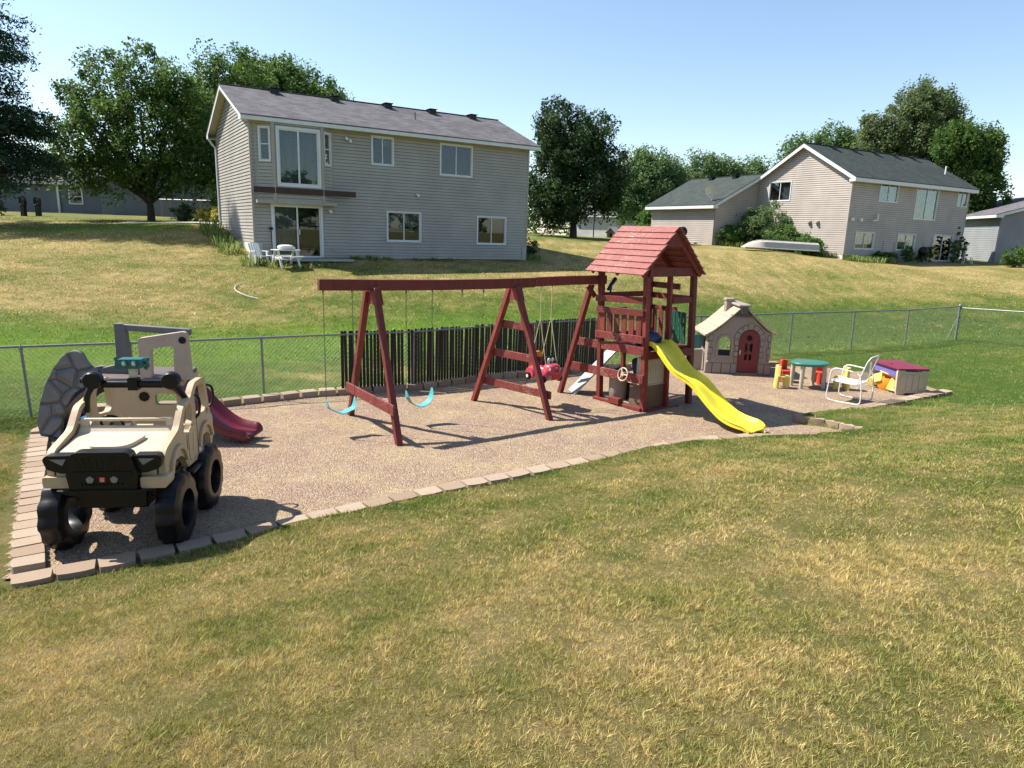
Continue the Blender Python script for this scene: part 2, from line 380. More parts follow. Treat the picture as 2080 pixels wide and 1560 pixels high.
FEN = [(-9.6,9.1),(-6.13,10.75),(-4.37,11.68),(-1.9,12.85),(.49,14.75),(1.9,15.65),(4.72,17.12),(7.65,18.7),(9.85,19.72),(12.01,20.78),(14.6,22.42)]
FX = np.array(FEN)
def fence_y(x): return np.interp(x, FX[:, 0], FX[:, 1])
def sm(x, a, b): t = np.clip((x-a)/(b-a), 0, 1); return t*t*(3-2*t)
def blob(x, y, cx, cy, rx, ry): return np.exp(-(((x-cx)/rx)**2+((y-cy)/ry)**2))
def lawn_fields(x, y):
    """dry: 0 green .. 1 straw; lush: bright yellow-green growth (how the turf itself grows)"""
    n1 = fbm(x, y, .35); n2 = fbm(x+40, y-11, 1.3, 3); n3 = fbm(x*.5+y*.3, y*1.2, .9, 3); n4 = fbm(x-7, y+31, 4.5, 2)
    beyond = sm(y-fence_y(x), 0, .6)
    near = .66-.20*sm(x, 2, 7)*sm(y, 3, 8)-.05*sm(y, 6, 9)-.10*sm(-y, -2.6, -1.0)
    near = near-.42*sm(x+y*.25, 9, 12.5)*sm(y, 9, 13)
    near = near-.30*np.exp(-((dist_bed(x, y))/.5)**2)*(1-in_bed(x, y))
    near = np.where((x < -3.9) & (y > 4), .62, near)
    near = np.where((y > 9.3) & (x < -5) , .16, near)
    sl = y-fence_y(x)
    far = .05+.62*sm(sl, 5.5, 9.5); far = far+.08*sm(sl, 10, 18)*sm(x, -40, 5)
    far = far-.55*blob(x, y, -19.5, 32, 4.5, 1.8)-.35*blob(x, y, -2, 21.5, 8, 2.5)-.3*blob(x, y, -9.5, 26.5, 3, 1.8)-.25*blob(x, y, 8, 25, 12, 3.5)
    far = far+.75*blob(x, y, -2.2, 14.3, 1.0, .55)+.8*blob(x, y, -4.0, 13.6, .8, .35)+.5*blob(x, y, 0.2, 16.1, 1.3, .4)
    far = np.where(sl > 28, .30, far)
    dry = near*(1-beyond)+far*beyond
    far_ = sm(sl, 0, 3)
    dry = dry+(n1-.5)*.38+(n2-.5)*.52+(n4-.5)*.55+(n3-.5)*(.3+.4*far_)
    lush = beyond*np.exp(-((sl-5.5)/2.4)**2)*sm(-x, -5, 3)+1.1*blob(x, y, -19.5, 32, 4.5, 1.6)+.3*beyond*sm(-sl, -3, 0)
    return np.clip(dry, 0, 1), np.clip(lush*(.55+.9*n2), 0, 1)
def lawn_nodes(t, blade=False):
    dry, lush = t.attr('dry'), t.attr('lush')
    if blade:
        r = t.attr('rnd'); f = t.math('ADD', dry, t.math('MULTIPLY', t.math('SUBTRACT', r, .5), .9))
        v = t.attr('rn2')
    else:
        co = t.coord((1, 1, 1)); n1 = t.noise(22, co, 5, .75); n2 = t.noise(3.2, co, 5, .65); v = t.noise(55, co, 4, .8)
        f = t.math('ADD', dry, t.math('ADD', t.math('MULTIPLY', t.math('SUBTRACT', n1, .5), 1.1), t.math('MULTIPLY', t.math('SUBTRACT', n2, .5), 1.3)))
    c = t.ramp(f, [(.0, (.078, .140, .017)), (.28, (.165, .195, .036)), (.5, (.265, .243, .070)), (.75, (.37, .30, .11)), (1, (.53, .40, .175))])
    c = t.mix(t.math('MULTIPLY', lush, .75), c, (.17, .30, .022))
    c = t.mix(1.0, c, t.ramp(v, [(.05, (.5, .5, .5)), (.5, (1.15, 1.15, 1.15)), (.95, (2.2, 2.15, 1.95))] if blade else [(.3, (.34, .34, .34)), (.75, (1.0, .99, .96))]), 'MULTIPLY')
    return c
t = NT('lawn_turf'); c = lawn_nodes(t); c = t.mix(t.math('MULTIPLY', t.attr('thatch'), .3), c, (.085, .070, .035)); t.bump(t.noise(38, t.coord(), 6, .85), .9, .04); M['lawn'] = t.fin(c, .9, .15)
t = NT('grass_blades'); c = lawn_nodes(t, True); t.fin(c, .5, .3)
tr = t.n('BsdfTranslucent'); t.l(c, tr.inputs[0]); mx = t.n('MixShader'); mx.inputs[0].default_value = .3
t.l(t.b.outputs[0], mx.inputs[1]); t.l(tr.outputs[0], mx.inputs[2]); t.l(mx.outputs[0], t.out.inputs[0]); M['blades'] = t.mat
def axis_steps(a, b, fa, fb, fine, coarse):
    out = [a]
    while out[-1] < b:
        x = out[-1]; d = max(fa-x, x-fb, 0); out.append(x+min(coarse, fine+d*.07))
    return np.array(out)
gx = axis_steps(-420, 420, -9, 12, .11, 25); gy = axis_steps(-25, 500, -.5, 18, .11, 25)
def grid(gx, gy):
    X, Y = np.meshgrid(gx, gy); nx, ny = len(gx), len(gy); i = np.arange(nx*ny).reshape(ny, nx)
    return X.ravel(), Y.ravel(), np.stack([i[:-1, :-1], i[:-1, 1:], i[1:, 1:], i[1:, :-1]], -1).reshape(-1, 4)
gX, gY, gF = grid(gx, gy); gZ = hgt(gX, gY)
gZ = gZ+(fbm(gX, gY, .6, 3)-.5)*.07*(np.hypot(gX, gY) < 70)
ib = in_bed(gX, gY); db = dist_bed(gX, gY)
edge = np.where(ib, 1, 1-sm(db, .15, .9))   # calm the noise and meet the curb
gZ = np.where(ib, -.03-.08*sm(db, 0, .2), gZ)
D_, L_ = lawn_fields(gX, gY)
lawn = tag(quick_mesh('lawn', np.c_[gX, gY, gZ], gF, M['lawn'], attrs={'dry': D_, 'lush': L_, 'thatch': sm(-gY, -11.5, -9.5)*(np.abs(gX) < 14)}, smooth=True), kind='structure')
def ground_z(x, y):
    x = np.asarray(x, float); y = np.asarray(y, float)
    z = hgt(x, y)+(fbm(x, y, .6, 3)-.5)*.07*(np.hypot(x, y) < 70)
    return z
# gravel bed sheet
t = NT('pea_gravel'); co = t.coord()
vo = t.n('TexVoronoi'); vo.inputs['Scale'].default_value = 62; t.l(co, vo.inputs['Vector'])
sep = t.n('SeparateColor'); t.l(vo.outputs['Color'], sep.inputs[0])
n1 = t.noise(1.1, co, 5); n2 = t.noise(7, co, 4, .7)
c = t.ramp(sep.outputs[0], [(.05, (.20, .130, .095)), (.35, (.265, .178, .128)), (.65, (.325, .23, .165)), (.95, (.385, .30, .22))])
n5 = t.noise(9, t.coord((1, 3, 1)), 5, .75, 1)
c = t.mix(t.math('MULTIPLY', t.ramp(n1, [(.42, (0, 0, 0)), (.62, (1, 1, 1))]), t.ramp(n5, [(.42, (0, 0, 0)), (.58, (.8, .8, .8))])), c, (.46, .37, .19))
c = t.mix(t.ramp(n2, [(.45, (0, 0, 0)), (.8, (.5, .5, .5))]), c, (.23, .15, .10))
t.bump(t.math('SUBTRACT', t.math('MULTIPLY', n2, .6), vo.outputs['Distance']), .7, .03); M['gravel'] = t.fin(c, .9, .15)
bx = np.arange(-7.3, 9.6, .07); by = np.arange(5.0, 17.0, .07); bX, bY, bF = grid(bx, by)
keep = in_bed(bX, bY) | (dist_bed(bX, bY) < .09); bF = bF[keep[bF].all(1)]
us, inv = np.unique(bF, return_inverse=True); bX, bY, bF = bX[us], bY[us], inv.reshape(-1, 4)
def bed_z(x, y): return -.03*(blob(x, y, -2.3, 10.1, .45, .6)+blob(x, y, -1.3, 10.8, .45, .6)+blob(x, y, 4.3, 10.9, .35, .3))+ (fbm(x, y, 1.1, 4)-.5)*.035+(fbm(x, y, 6, 2)-.5)*.014
bed = tag(quick_mesh('gravel_bed', np.c_[bX, bY, bed_z(bX, bY)], bF, M['gravel'], smooth=True), kind='structure')
# loose stones on the bed
n = 42000; px = rng.uniform(-7, 9.4, n*2); py = rng.uniform(5.2, 16.8, n*2); k = in_bed(px, py) & (rng.random(n*2) < np.clip(1.6-py/11, .12, 1)); px, py = px[k], py[k]
s = rng.uniform(.005, .011, len(px))*(1+.3*rng.random(len(px))); a = rng.random(len(px))*6.28
ex = np.cos(a)*s*1.5; ey = np.sin(a)*s*1.5; pz = bed_z(px, py)
V = np.stack([np.c_[px+ex, py+ey, pz-.002], np.c_[px-ey*.7, py+ex*.7, pz-.002], np.c_[px-ex, py-ey, pz-.002], np.c_[px+ey*.7, py-ex*.7, pz-.002], np.c_[px+ex*.2, py+ey*.2, pz+s*.9]], 1).reshape(-1, 3)
b = np.arange(len(px))[:, None]*5; F = np.concatenate([b+np.array([[0, 1, 4]]), b+np.array([[1, 2, 4]]), b+np.array([[2, 3, 4]]), b+np.array([[3, 0, 4]])])
t = NT('loose_stones'); c = t.ramp(t.attr('rnd'), [(.0, (.16, .095, .07)), (.4, (.26, .175, .12)), (.75, (.34, .25, .18)), (1, (.44, .37, .28))]); M['pebble'] = t.fin(c, .85, .2)
tag(quick_mesh('loose_gravel', V, F, M['pebble'], attrs={'rnd': np.repeat(rng.random(len(px)), 5)}), 'loose pinkish tan stones strewn over the play bed', 'gravel', kind='stuff')
# ---------------------------------------------------------------- grass blades
def blades(name, x, y, h, wd, label, lean=.5, seg2=True, z0=None, dirn=None, tone=None):
    n = len(x); d, l = lawn_fields(x, y); z = ground_z(x, y)-.01 if z0 is None else z0
    a = rng.random(n)*6.283; b = rng.random(n)*6.283 if dirn is None else dirn; ln = lean*h*(.3+rng.random(n))
    wx, wy = np.cos(a)*wd/2, np.sin(a)*wd/2; lx, ly = np.cos(b)*ln, np.sin(b)*ln
    if seg2:
        V = np.stack([np.c_[x-wx, y-wy, z], np.c_[x+wx, y+wy, z], np.c_[x+wx*.8+lx*.35, y+wy*.8+ly*.35, z+h*.55], np.c_[x-wx*.8+lx*.35, y-wy*.8+ly*.35, z+h*.55], np.c_[x+lx, y+ly, z+h]], 1)
        q = 5; fs = np.array([[0, 1, 2], [0, 2, 3], [3, 2, 4]])
    else:
        V = np.stack([np.c_[x-wx, y-wy, z], np.c_[x+wx, y+wy, z], np.c_[x+lx, y+ly, z+h]], 1); q = 3; fs = np.array([[0, 1, 2]])
    F = (np.arange(n)[:, None, None]*q+fs[None]).reshape(-1, 3)
    rr, r2 = rng.random(n), rng.random(n)
    if tone is not None: rr = .55*rr+.45*tone; r2 = .65*r2+.35*tone
    return tag(quick_mesh(name, V.reshape(-1, 3), F, M['blades'], attrs={k: np.repeat(v, q) for k, v in (('dry', d), ('lush', l), ('rnd', rr), ('rn2', r2))}), label, 'grass', kind='stuff')
def scatter(n, ylo, yhi, dens):
    """points in the seen wedge of lawn in front of and around the bed"""
    y = rng.uniform(ylo, yhi, n); x = rng.uniform(-1, 1, n)*(y*.86+1.2)
    k = (rng.random(n) < dens(x, y)) & ~in_bed(x, y); x, y = x[k], y[k]
    k = dist_bed(x, y) > .17; return x[k], y[k]
def tufts(name, ylo, yhi, n, per, rad, hlo, hhi, wlo, whi, label, cand):
    cx_, cy_ = scatter(cand, ylo, yhi, lambda x, y: (y*.86+1.2)/(yhi*.86+1.2)); cx_, cy_ = cx_[:n], cy_[:n]
    m_ = len(cx_); a = rng.random((m_, per))*6.283; q = rad*np.sqrt(rng.random((m_, per)))*rng.uniform(.6, 1.5, m_)[:, None]
    x = (cx_[:, None]+q*np.cos(a)).ravel(); y = (cy_[:, None]+q*np.sin(a)).ravel(); dirn = (a+rng.normal(size=a.shape)*.7).ravel()
    big = np.repeat(rng.uniform(.45, 1.25, m_)*(.45+1.0*fbm(cx_, cy_, 2.2, 2)), per); h = rng.uniform(hlo, hhi, len(x))*big
    return blades(name, x, y, h, rng.uniform(wlo, whi, len(x)), label, 1.0, dirn=dirn, tone=np.repeat(np.clip(rng.normal(.5, .22, m_), 0, 1), per))
tufts('foreground_grass', 1.0, 4.6, 42000, 22, .019, .016, .044, .0016, .0034, 'short half dry mown grass of the near slope', 90000)
tufts('middle_grass', 4.6, 10.5, 60000, 11, .028, .016, .044, .003, .006, 'mown grass running along the stone edging of the play bed', 150000)
x, y = scatter(260000, 10.5, 30, lambda x, y: ((y*.86+1.2)/27)*np.clip(1.5-y/26, .3, 1)); h = rng.uniform(.03, .065, len(x))
blades('fence_side_grass', x, y, h, rng.uniform(.008, .014, len(x)), 'grass growing around the chain link fence line', .9, False)
x, y = scatter(420000, 15, 40, lambda x, y: ((y*.86+1.2)/36)*np.clip(1.7-y/30, .25, 1)); k = y > fence_y(x)+.3; x, y = x[k], y[k]; k = ~((x > -11) & (x < 2) & (y > 26.2+(x+10)*.63)); x, y = x[k], y[k]; h = rng.uniform(.03, .08, len(x))*(.4+.9*fbm(x, y, 3, 2))
blades('hillside_grass', x, y, h, rng.uniform(.014, .03, len(x)), 'uneven half dry grass covering the bank beyond the fence', 1.2, False)
# fringe hanging over the edging
def along(pts, step, jit=0):
    P = [Vector((p[0], p[1], 0)) for p in pts]; out = []; acc = 0
    for a, b in zip(P, P[1:]):
        L = (b-a).length; d = (b-a)/L
        while acc < L: out.append((a+d*acc, d)); acc += step
        acc -= L
    return out
fx, fy = [], []
for p, d in along([(-4.2, 5.0)]+FRONT+NOTCH[:1], .0025):
    nrm = Vector((d.y, -d.x, 0)); q = p+nrm*(abs(random.gauss(0, .09))+.15); fx.append(q.x); fy.append(q.y)
for p, d in along(RIGHT, .006):
    nrm = Vector((d.y, -d.x, 0)); q = p+nrm*(abs(random.gauss(0, .09))+.15); fx.append(q.x); fy.append(q.y)
fx, fy = np.array(fx), np.array(fy)
blades('edge_grass', fx, fy, rng.uniform(.02, .062, len(fx)), rng.uniform(.004, .008, len(fx)), 'longer green grass overhanging the front row of edging blocks', .8)
# clover heads
n = 1100; x = rng.uniform(5, 17, n*6); y = rng.uniform(9, 20, n*6); k = (fbm(x, y, .5)+.2*(x-y*.35-3 > 0) > .66) & (y < fence_y(x)-.3) & ~in_bed(x, y) & (dist_bed(x, y) > .3); x, y = x[k][:n], y[k][:n]
z = ground_z(x, y)+rng.uniform(.04, .075, len(x)); r_ = .007
V = np.stack([np.c_[x-r_, y, z], np.c_[x, y-r_, z], np.c_[x+r_, y, z], np.c_[x, y+r_, z], np.c_[x, y, z+r_], np.c_[x, y, z-r_]], 1).reshape(-1, 3)
fs = np.array([[0, 1, 4], [1, 2, 4], [2, 3, 4], [3, 0, 4], [1, 0, 5], [2, 1, 5], [3, 2, 5], [0, 3, 5]]); F = (np.arange(len(x))[:, None, None]*6+fs[None]).reshape(-1, 3)
M['clover'] = paint('clover_heads', (.42, .47, .28), .8)
tag(quick_mesh('clover_flowers', V, F, M['clover']), 'tiny pale clover heads dotted in the right hand lawn', 'flowers', kind='stuff')
# ---------------------------------------------------------------- edging blocks
t = NT('tan_concrete_block'); oi = t.n('ObjectInfo'); n1 = t.noise(7, t.coord(), 5, .7); n2 = t.noise(60, t.coord(), 3)
c = t.ramp(oi.outputs['Random'], [(0, (.25, .18, .125)), (.5, (.31, .235, .17)), (1, (.37, .295, .22))])
c = t.mix(t.ramp(n1, [(.35, (0, 0, 0)), (.75, (.6, .6, .6))]), c, (.27, .19, .13)); t.bump(t.math('ADD', n1, n2), .5, .008); M['block'] = t.fin(c, .9, .2)
blk_meshes = []
def block(p, ang, L, Dp, Hh, z, label, grp, plain=False):
    m = MB(); j = lambda q: q*random.uniform(.93, 1.05)
    L2, D2 = L/2, Dp/2
    out = fil([(-L2*.97, -D2), (L2*.97, -D2), (L2*.90, D2*j(.86)), (L2*.4, D2*1.0), (-L2*.4, D2*1.0), (-L2*.90, D2*j(.86))], .012, 2)
    if plain: out = fil([(-L2*.98, -D2), (L2*.98, -D2), (L2*.98, D2), (-L2*.98, D2)], .008, 2)
    m.plate(out, 0, Hh, XY)
    o = m.build('edging_block', M['block'], None, bevel=.006, seg=1); o.location = (p.x, p.y, z); o.rotation_euler = (random.gauss(0, .012), random.gauss(0, .015), ang+random.gauss(0, .025))
    return tag(o, label, 'edging block', grp)
G1 = 'edging blocks down the left side of the play bed'; lb = along(LEFT, .222)
for i, (p, d) in enumerate(lb):
    nrm = Vector((d.y, -d.x, 0)); a = math.atan2(d.y, d.x)   # outward is to the left of the bed
    block(p-nrm*.10, a+math.pi, .214, .21 if i < len(lb)-5 else .25, .14, -.065+(.035 if i == 3 else 0), {0: 'edging block at the far end of the packed left hand row by the rock climber', 3: 'raised edging block standing proud of the left hand row', len(lb)-1: 'nearest edging block of the packed left hand row'}.get(i, 'tan concrete edging block in the packed left hand row beside the toy truck'), G1)
G2 = 'edging blocks along the front of the play bed'
fl = along([(-4.02, 5.27)]+FRONT[1:], .315)
for i, (p, d) in enumerate(fl):
    nrm = Vector((d.y, -d.x, 0)); block(p+nrm*.05, math.atan2(d.y, d.x)+math.pi, .305, .21, .13, -.070 , {0: 'corner edging block at the near left corner of the play bed', len(fl)-1: 'last front edging block at the right tip of the play bed'}.get(i, 'flat tan edging block in the curved front row along the lawn'), G2)
G3 = 'edging blocks under the chain link fence'
for i, (p, d) in enumerate(along(BACK, .33)):
    nrm = Vector((d.y, -d.x, 0)); block(p+nrm*.06, math.atan2(d.y, d.x)+math.pi, .30, .22, .14, -.03, 'edging block in the back row just inside the chain link fence', G3)
for i, (p, d) in enumerate(along(NOTCH, .24)):
    nrm = Vector((d.y, -d.x, 0)); block(p+nrm*.08, math.atan2(d.y, d.x), .235, .2, .13, -.02, ['edging block of the stepped corner nearest the lawn tip', 'second edging block of the stepped corner from the lawn tip', 'middle edging block of the stepped corner', 'fourth edging block of the stepped corner from the lawn tip', 'edging block of the stepped corner farthest into the bed', 'last edging block of the stepped corner'][min(i, 5)], 'edging blocks of the stepped corner', True)
for i, (p, d) in enumerate(along(RIGHT, .31)):
    nrm = Vector((d.y, -d.x, 0)); block(p+nrm*.06, math.atan2(d.y, d.x)+math.pi, .295, .22, .13, -.04 , 'edging block in the right hand row below the white chair and toy box', 'edging blocks on the right of the play bed')
# ---------------------------------------------------------------- chain link fence
fence = thing('chain_link_fence', 'low galvanised chain link fence running behind the play bed', 'fence', (0, 0, 0))
FT = 1.10
fp = [Vector((a, b, 0)) for a, b in FEN]
end2 = Vector((16.9, 18.9, 0)); end2b = Vector((19.0, 15.0, 0))
m = MB(); zt = [FT, FT, FT, FT+.02, FT+.02, FT+.02, FT+.01, FT, FT, FT, FT+.02]
m.tube([p+Vector((0, 0, z_)) for p, z_ in zip(fp, zt)], .019, 7); m.tube([fp[-1]+Vector((0, 0, FT-.03)), end2+Vector((0, 0, FT+.12)), end2b+Vector((0, 0, FT+.6))], .019, 7)
m.build('top_rail', M['galv'], fence, smooth=40)
def fpost(p, r=.021, h=FT-.02, lean=.03):
    m = MB(); m.tube([(p.x, p.y, -.1), (p.x-lean*h, p.y, h)], r, 8); m.lathe([(r+.004, h-.03), (r+.006, h), (r*.7, h+.035), (.004, h+.05)], (p.x-lean*h, p.y, 0), 8)
    return m.build('post', M['galv'], fence, smooth=50)
for i, p in enumerate(fp):
    if i in (5,): continue
    fpost(p, .036 if i == len(fp)-1 else .021, FT+.04 if i == len(fp)-1 else FT-.02, 0 if i < 5 else .03)
for q in (Vector((-8.6, 9.58, 0)), Vector((-7.4, 10.12, 0)), end2, end2b): fpost(q)
m = MB(); p = fp[-1]; m.tube([(p.x, p.y, .9), (p.x-.5, p.y-.3, .02)], .01, 5)
for k in range(4): m.lathe([(.042, .2+.27*k), (.046, .22+.27*k), (.042, .24+.27*k)], (p.x, p.y, 0), 10, caps=False)
m.build('brace_band', M['galv'], fence, smooth=40)
m = MB()
def cyl3(a, b, r):
    a, b = Vector(a), Vector(b); d = (b-a).normalized(); u = d.cross(Vector((0, 0, 1))).normalized(); v = d.cross(u)
    ring = [u*r, (-.5*u+.866*v)*r, (-.5*u-.866*v)*r]
    m.add([a+q for q in ring]+[b+q for q in ring], [(0, 1, 4, 3), (1, 2, 5, 4), (2, 0, 3, 5)])
runs = [(a, b) for a, b in zip(fp, fp[1:])]+[(fp[-1], end2), (end2, end2b)]
for a, b in runs:
    L = (b-a).length; d = (b-a)/L; s_ = .075; n = int((L+FT)/s_)
    bz = hz(b.x, b.y) if b in (end2, end2b) else 0; az = hz(a.x, a.y) if a == end2 else 0
    for k in range(n+1):
        t0 = k*s_-FT
        for sgn in (1, -1):
            # rising to the right from t0, or falling
            lo, hi = (t0, t0+FT)
            s0, s1 = max(lo, 0), min(hi, L)
            if s1-s0 < .02: continue
            z_ = (lambda q: (q-lo)) if sgn > 0 else (lambda q: FT-(q-lo))
            cyl3(a+d*s0+Vector((0, 0, z_(s0)+.01+az+(bz-az)*s0/L)), a+d*s1+Vector((0, 0, z_(s1)+.01+az+(bz-az)*s1/L)), .0017)
m.build('wire_mesh', M['galv'], fence)
# black privacy slats woven into one stretch
sl = along([(-3.12, 12.27), (-1.9, 12.85), (.49, 14.75), (1.9, 15.65), (2.1, 15.8)], .0665)
sm_ = []
for v_ in range(3):
    m = MB(); hh = FT+.045; out = [(-.027, 0), (.027, 0)]+arc(0, hh-.027, .027, 0, 180, 8); m.plate(out, -.006, .006, XZ)
    sm_.append(m.build('privacy_slat', M['slat'], fence, smooth=30))
for o in sm_: o.location = (0, 0, -50)
cnt = 0; base = sm_[0]
for i, (p, d) in enumerate(sl[:100]):
    if i == 18: continue
    q = abs(p.x+2.3) < .5
    o = base if cnt == 0 else base.copy()
    if cnt: COL.objects.link(o); o.parent = fence
    dz = random.choice([0, 0, 0, -.06, .015, -.05]) if -1.6 < p.x < .6 else random.uniform(-.01, .015)
    o.location = (p.x, p.y, .02+dz); o.rotation_euler = (random.gauss(0, .006), random.gauss(0, .010), math.atan2(d.y, d.x)+random.gauss(0, .03)); cnt += 1
for o in sm_[1:]: bpy.data.objects.remove(o)
# ---------------------------------------------------------------- houses
def side_map(kind, L, W, off=0):
    """returns (P, u dir, outward normal) in house coordinates"""
    return {'front': (Vector((0, -off, 0)), Vector((1, 0, 0)), Vector((0, -1, 0))),
            'left': (Vector((-off, 0, 0)), Vector((0, 1, 0)), Vector((-1, 0, 0))),
            'right': (Vector((L+off, 0, 0)), Vector((0, 1, 0)), Vector((1, 0, 0))),
            'back': (Vector((0, W+off, 0)), Vector((1, 0, 0)), Vector((0, 1, 0)))}[kind]
def siding(m, P, ud, nd, ur, z0, z1, holes=(), h=.128, lap=.024):
    """lapped courses; ur(z)->(u0,u1); holes (u0,u1,z0,z1)"""
    P, ud, nd = Vector(P), Vector(ud), Vector(nd)
    cuts = sorted({z0, z1, *[q for hh in holes for q in hh[2:4] if z0 < q < z1]})
    k = 0; zs = [z0]
    while zs[-1] < z1-1e-6: k += 1; zs.append(min(z0+k*h, z1))
    zs = sorted(set(zs) | set(cuts))
    for a, b in zip(zs, zs[1:]):
        if b-a < 1e-5: continue
        c0 = math.floor((a-z0+1e-6)/h)*h+z0; off = lambda z: lap*(1-(z-c0)/h)+.002
        (ua0, ua1), (ub0, ub1) = ur(a), ur(b)
        hs = sorted((hh[0], hh[1]) for hh in holes if hh[2] <= a+1e-6 and hh[3] >= b-1e-6)
        segs = []; cur = None
        la, lb_ = ua0, ub0
        for s, e in hs: segs.append((la, s, lb_, s)); la = lb_ = e
        segs.append((la, ua1, lb_, ub1))
        for q0, q1, r0, r1 in segs:
            if q1-q0 < .005 and r1-r0 < .005: continue
            v = lambda u, z, o: P+ud*u+nd*o+Vector((0, 0, z))
            nt_ = min(.014, (b-a)*.4) if b-c0 > h*.95 else 0
            bb = b-nt_; k_ = (bb-a)/(b-a); m0, m1 = q0+(r0-q0)*k_, q1+(r1-q1)*k_
            m.mi = 0; m.add([v(q0, a, off(a)), v(q1, a, off(a)), v(m1, bb, off(bb)), v(m0, bb, off(bb))], [(0, 1, 2, 3)])
            m.mi = 1; m.add([v(q0, a, off(a)), v(q1, a, off(a)), v(q0, a, -.012), v(q1, a, -.012)], [(0, 2, 3, 1)])
            if nt_: m.add([v(m0, bb, -.012), v(m1, bb, -.012), v(r1, b, -.012), v(r0, b, -.012)], [(0, 1, 2, 3)])
            m.mi = 0
def win(root, P, ud, nd, u0, u1, z0, z1, split='v', trim=.06, blind=None, cover=None, name='window', sash=.035, at=.5):
    P, ud, nd = Vector(P), Vector(ud), Vector(nd); zz = Vector((0, 0, 1))
    F_ = lambda u, v, w: tuple(P+ud*u+zz*v+nd*w)
    m = MB(); m.plate([(u0-trim, z0-trim), (u1+trim, z0-trim), (u1+trim, z1+trim), (u0-trim, z1+trim)], .004, .045, F_, [[(u0, z0), (u1, z0), (u1, z1), (u0, z1)]])
    m.plate([(u0, z0), (u1, z0), (u1, z1), (u0, z1)], -.055, .012, F_, [[(u0+sash, z0+sash), (u1-sash, z0+sash), (u1-sash, z1-sash), (u0+sash, z1-sash)]])
    if split == 'v': c = u0+(u1-u0)*at; m.plate([(c-sash*.6, z0+sash), (c+sash*.6, z0+sash), (c+sash*.6, z1-sash), (c-sash*.6, z1-sash)], -.05, .006, F_)
    if split in ('h', 'vh'): c = z0+(z1-z0)*.5; m.plate([(u0+sash, c-.02), (u1-sash, c-.02), (u1-sash, c+.02), (u0+sash, c+.02)], -.05, .004, F_)
    fr = m.build(name, M['trim'], root)
    m = MB(); m.plate([(u0+.01, z0+.01), (u1-.01, z0+.01), (u1-.01, z1-.01), (u0+.01, z1-.01)], -.030, -.026, F_); m.build('pane', M['glass'], fr)
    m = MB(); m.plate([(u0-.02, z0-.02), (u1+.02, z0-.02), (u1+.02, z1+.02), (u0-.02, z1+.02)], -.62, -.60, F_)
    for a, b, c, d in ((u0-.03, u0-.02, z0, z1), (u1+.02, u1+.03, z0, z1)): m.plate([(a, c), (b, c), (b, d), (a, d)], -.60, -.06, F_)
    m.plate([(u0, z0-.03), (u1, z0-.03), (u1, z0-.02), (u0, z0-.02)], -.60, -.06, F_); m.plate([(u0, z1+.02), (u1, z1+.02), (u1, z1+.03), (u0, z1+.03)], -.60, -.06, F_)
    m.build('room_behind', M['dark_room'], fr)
    if blind:
        m = MB(); k = int((u1-u0)/.1)
        for i in range(k):
            u = u0+(i+.5)*(u1-u0)/k
            if blind == 'half' and random.random() < .12: continue
            a = R(35 if blind == 'v' else 50)+random.gauss(0, .15); dx, dn = .045*math.cos(a), .045*math.sin(a)
            m.add([F_(u-dx, z0+.06, -.16-dn), F_(u+dx, z0+.06, -.16+dn), F_(u+dx, z1-.02, -.16+dn), F_(u-dx, z1-.02, -.16-dn)], [(0, 1, 2, 3)])
        m.build('blinds', M['curtain'], fr)
    if cover:   # (frac u0, frac u1, frac z0, frac z1, material)
        for a, b, c, d, mt in cover:
            U0, U1, Z0, Z1 = u0+(u1-u0)*a, u0+(u1-u0)*b, z0+(z1-z0)*c, z0+(z1-z0)*d
            n = max(2, int((U1-U0)/.06)); m = MB()
            for i in range(n):
                x0, x1 = U0+(U1-U0)*i/n, U0+(U1-U0)*(i+1)/n; w0, w1 = (-.14, -.17) if i % 2 else (-.17, -.14)
                m.add([F_(x0, Z0, w0), F_(x1, Z0, w1), F_(x1, Z1, w1), F_(x0, Z1, w0)], [(0, 1, 2, 3)])
            m.build('curtain', M[mt], fr)
    return fr
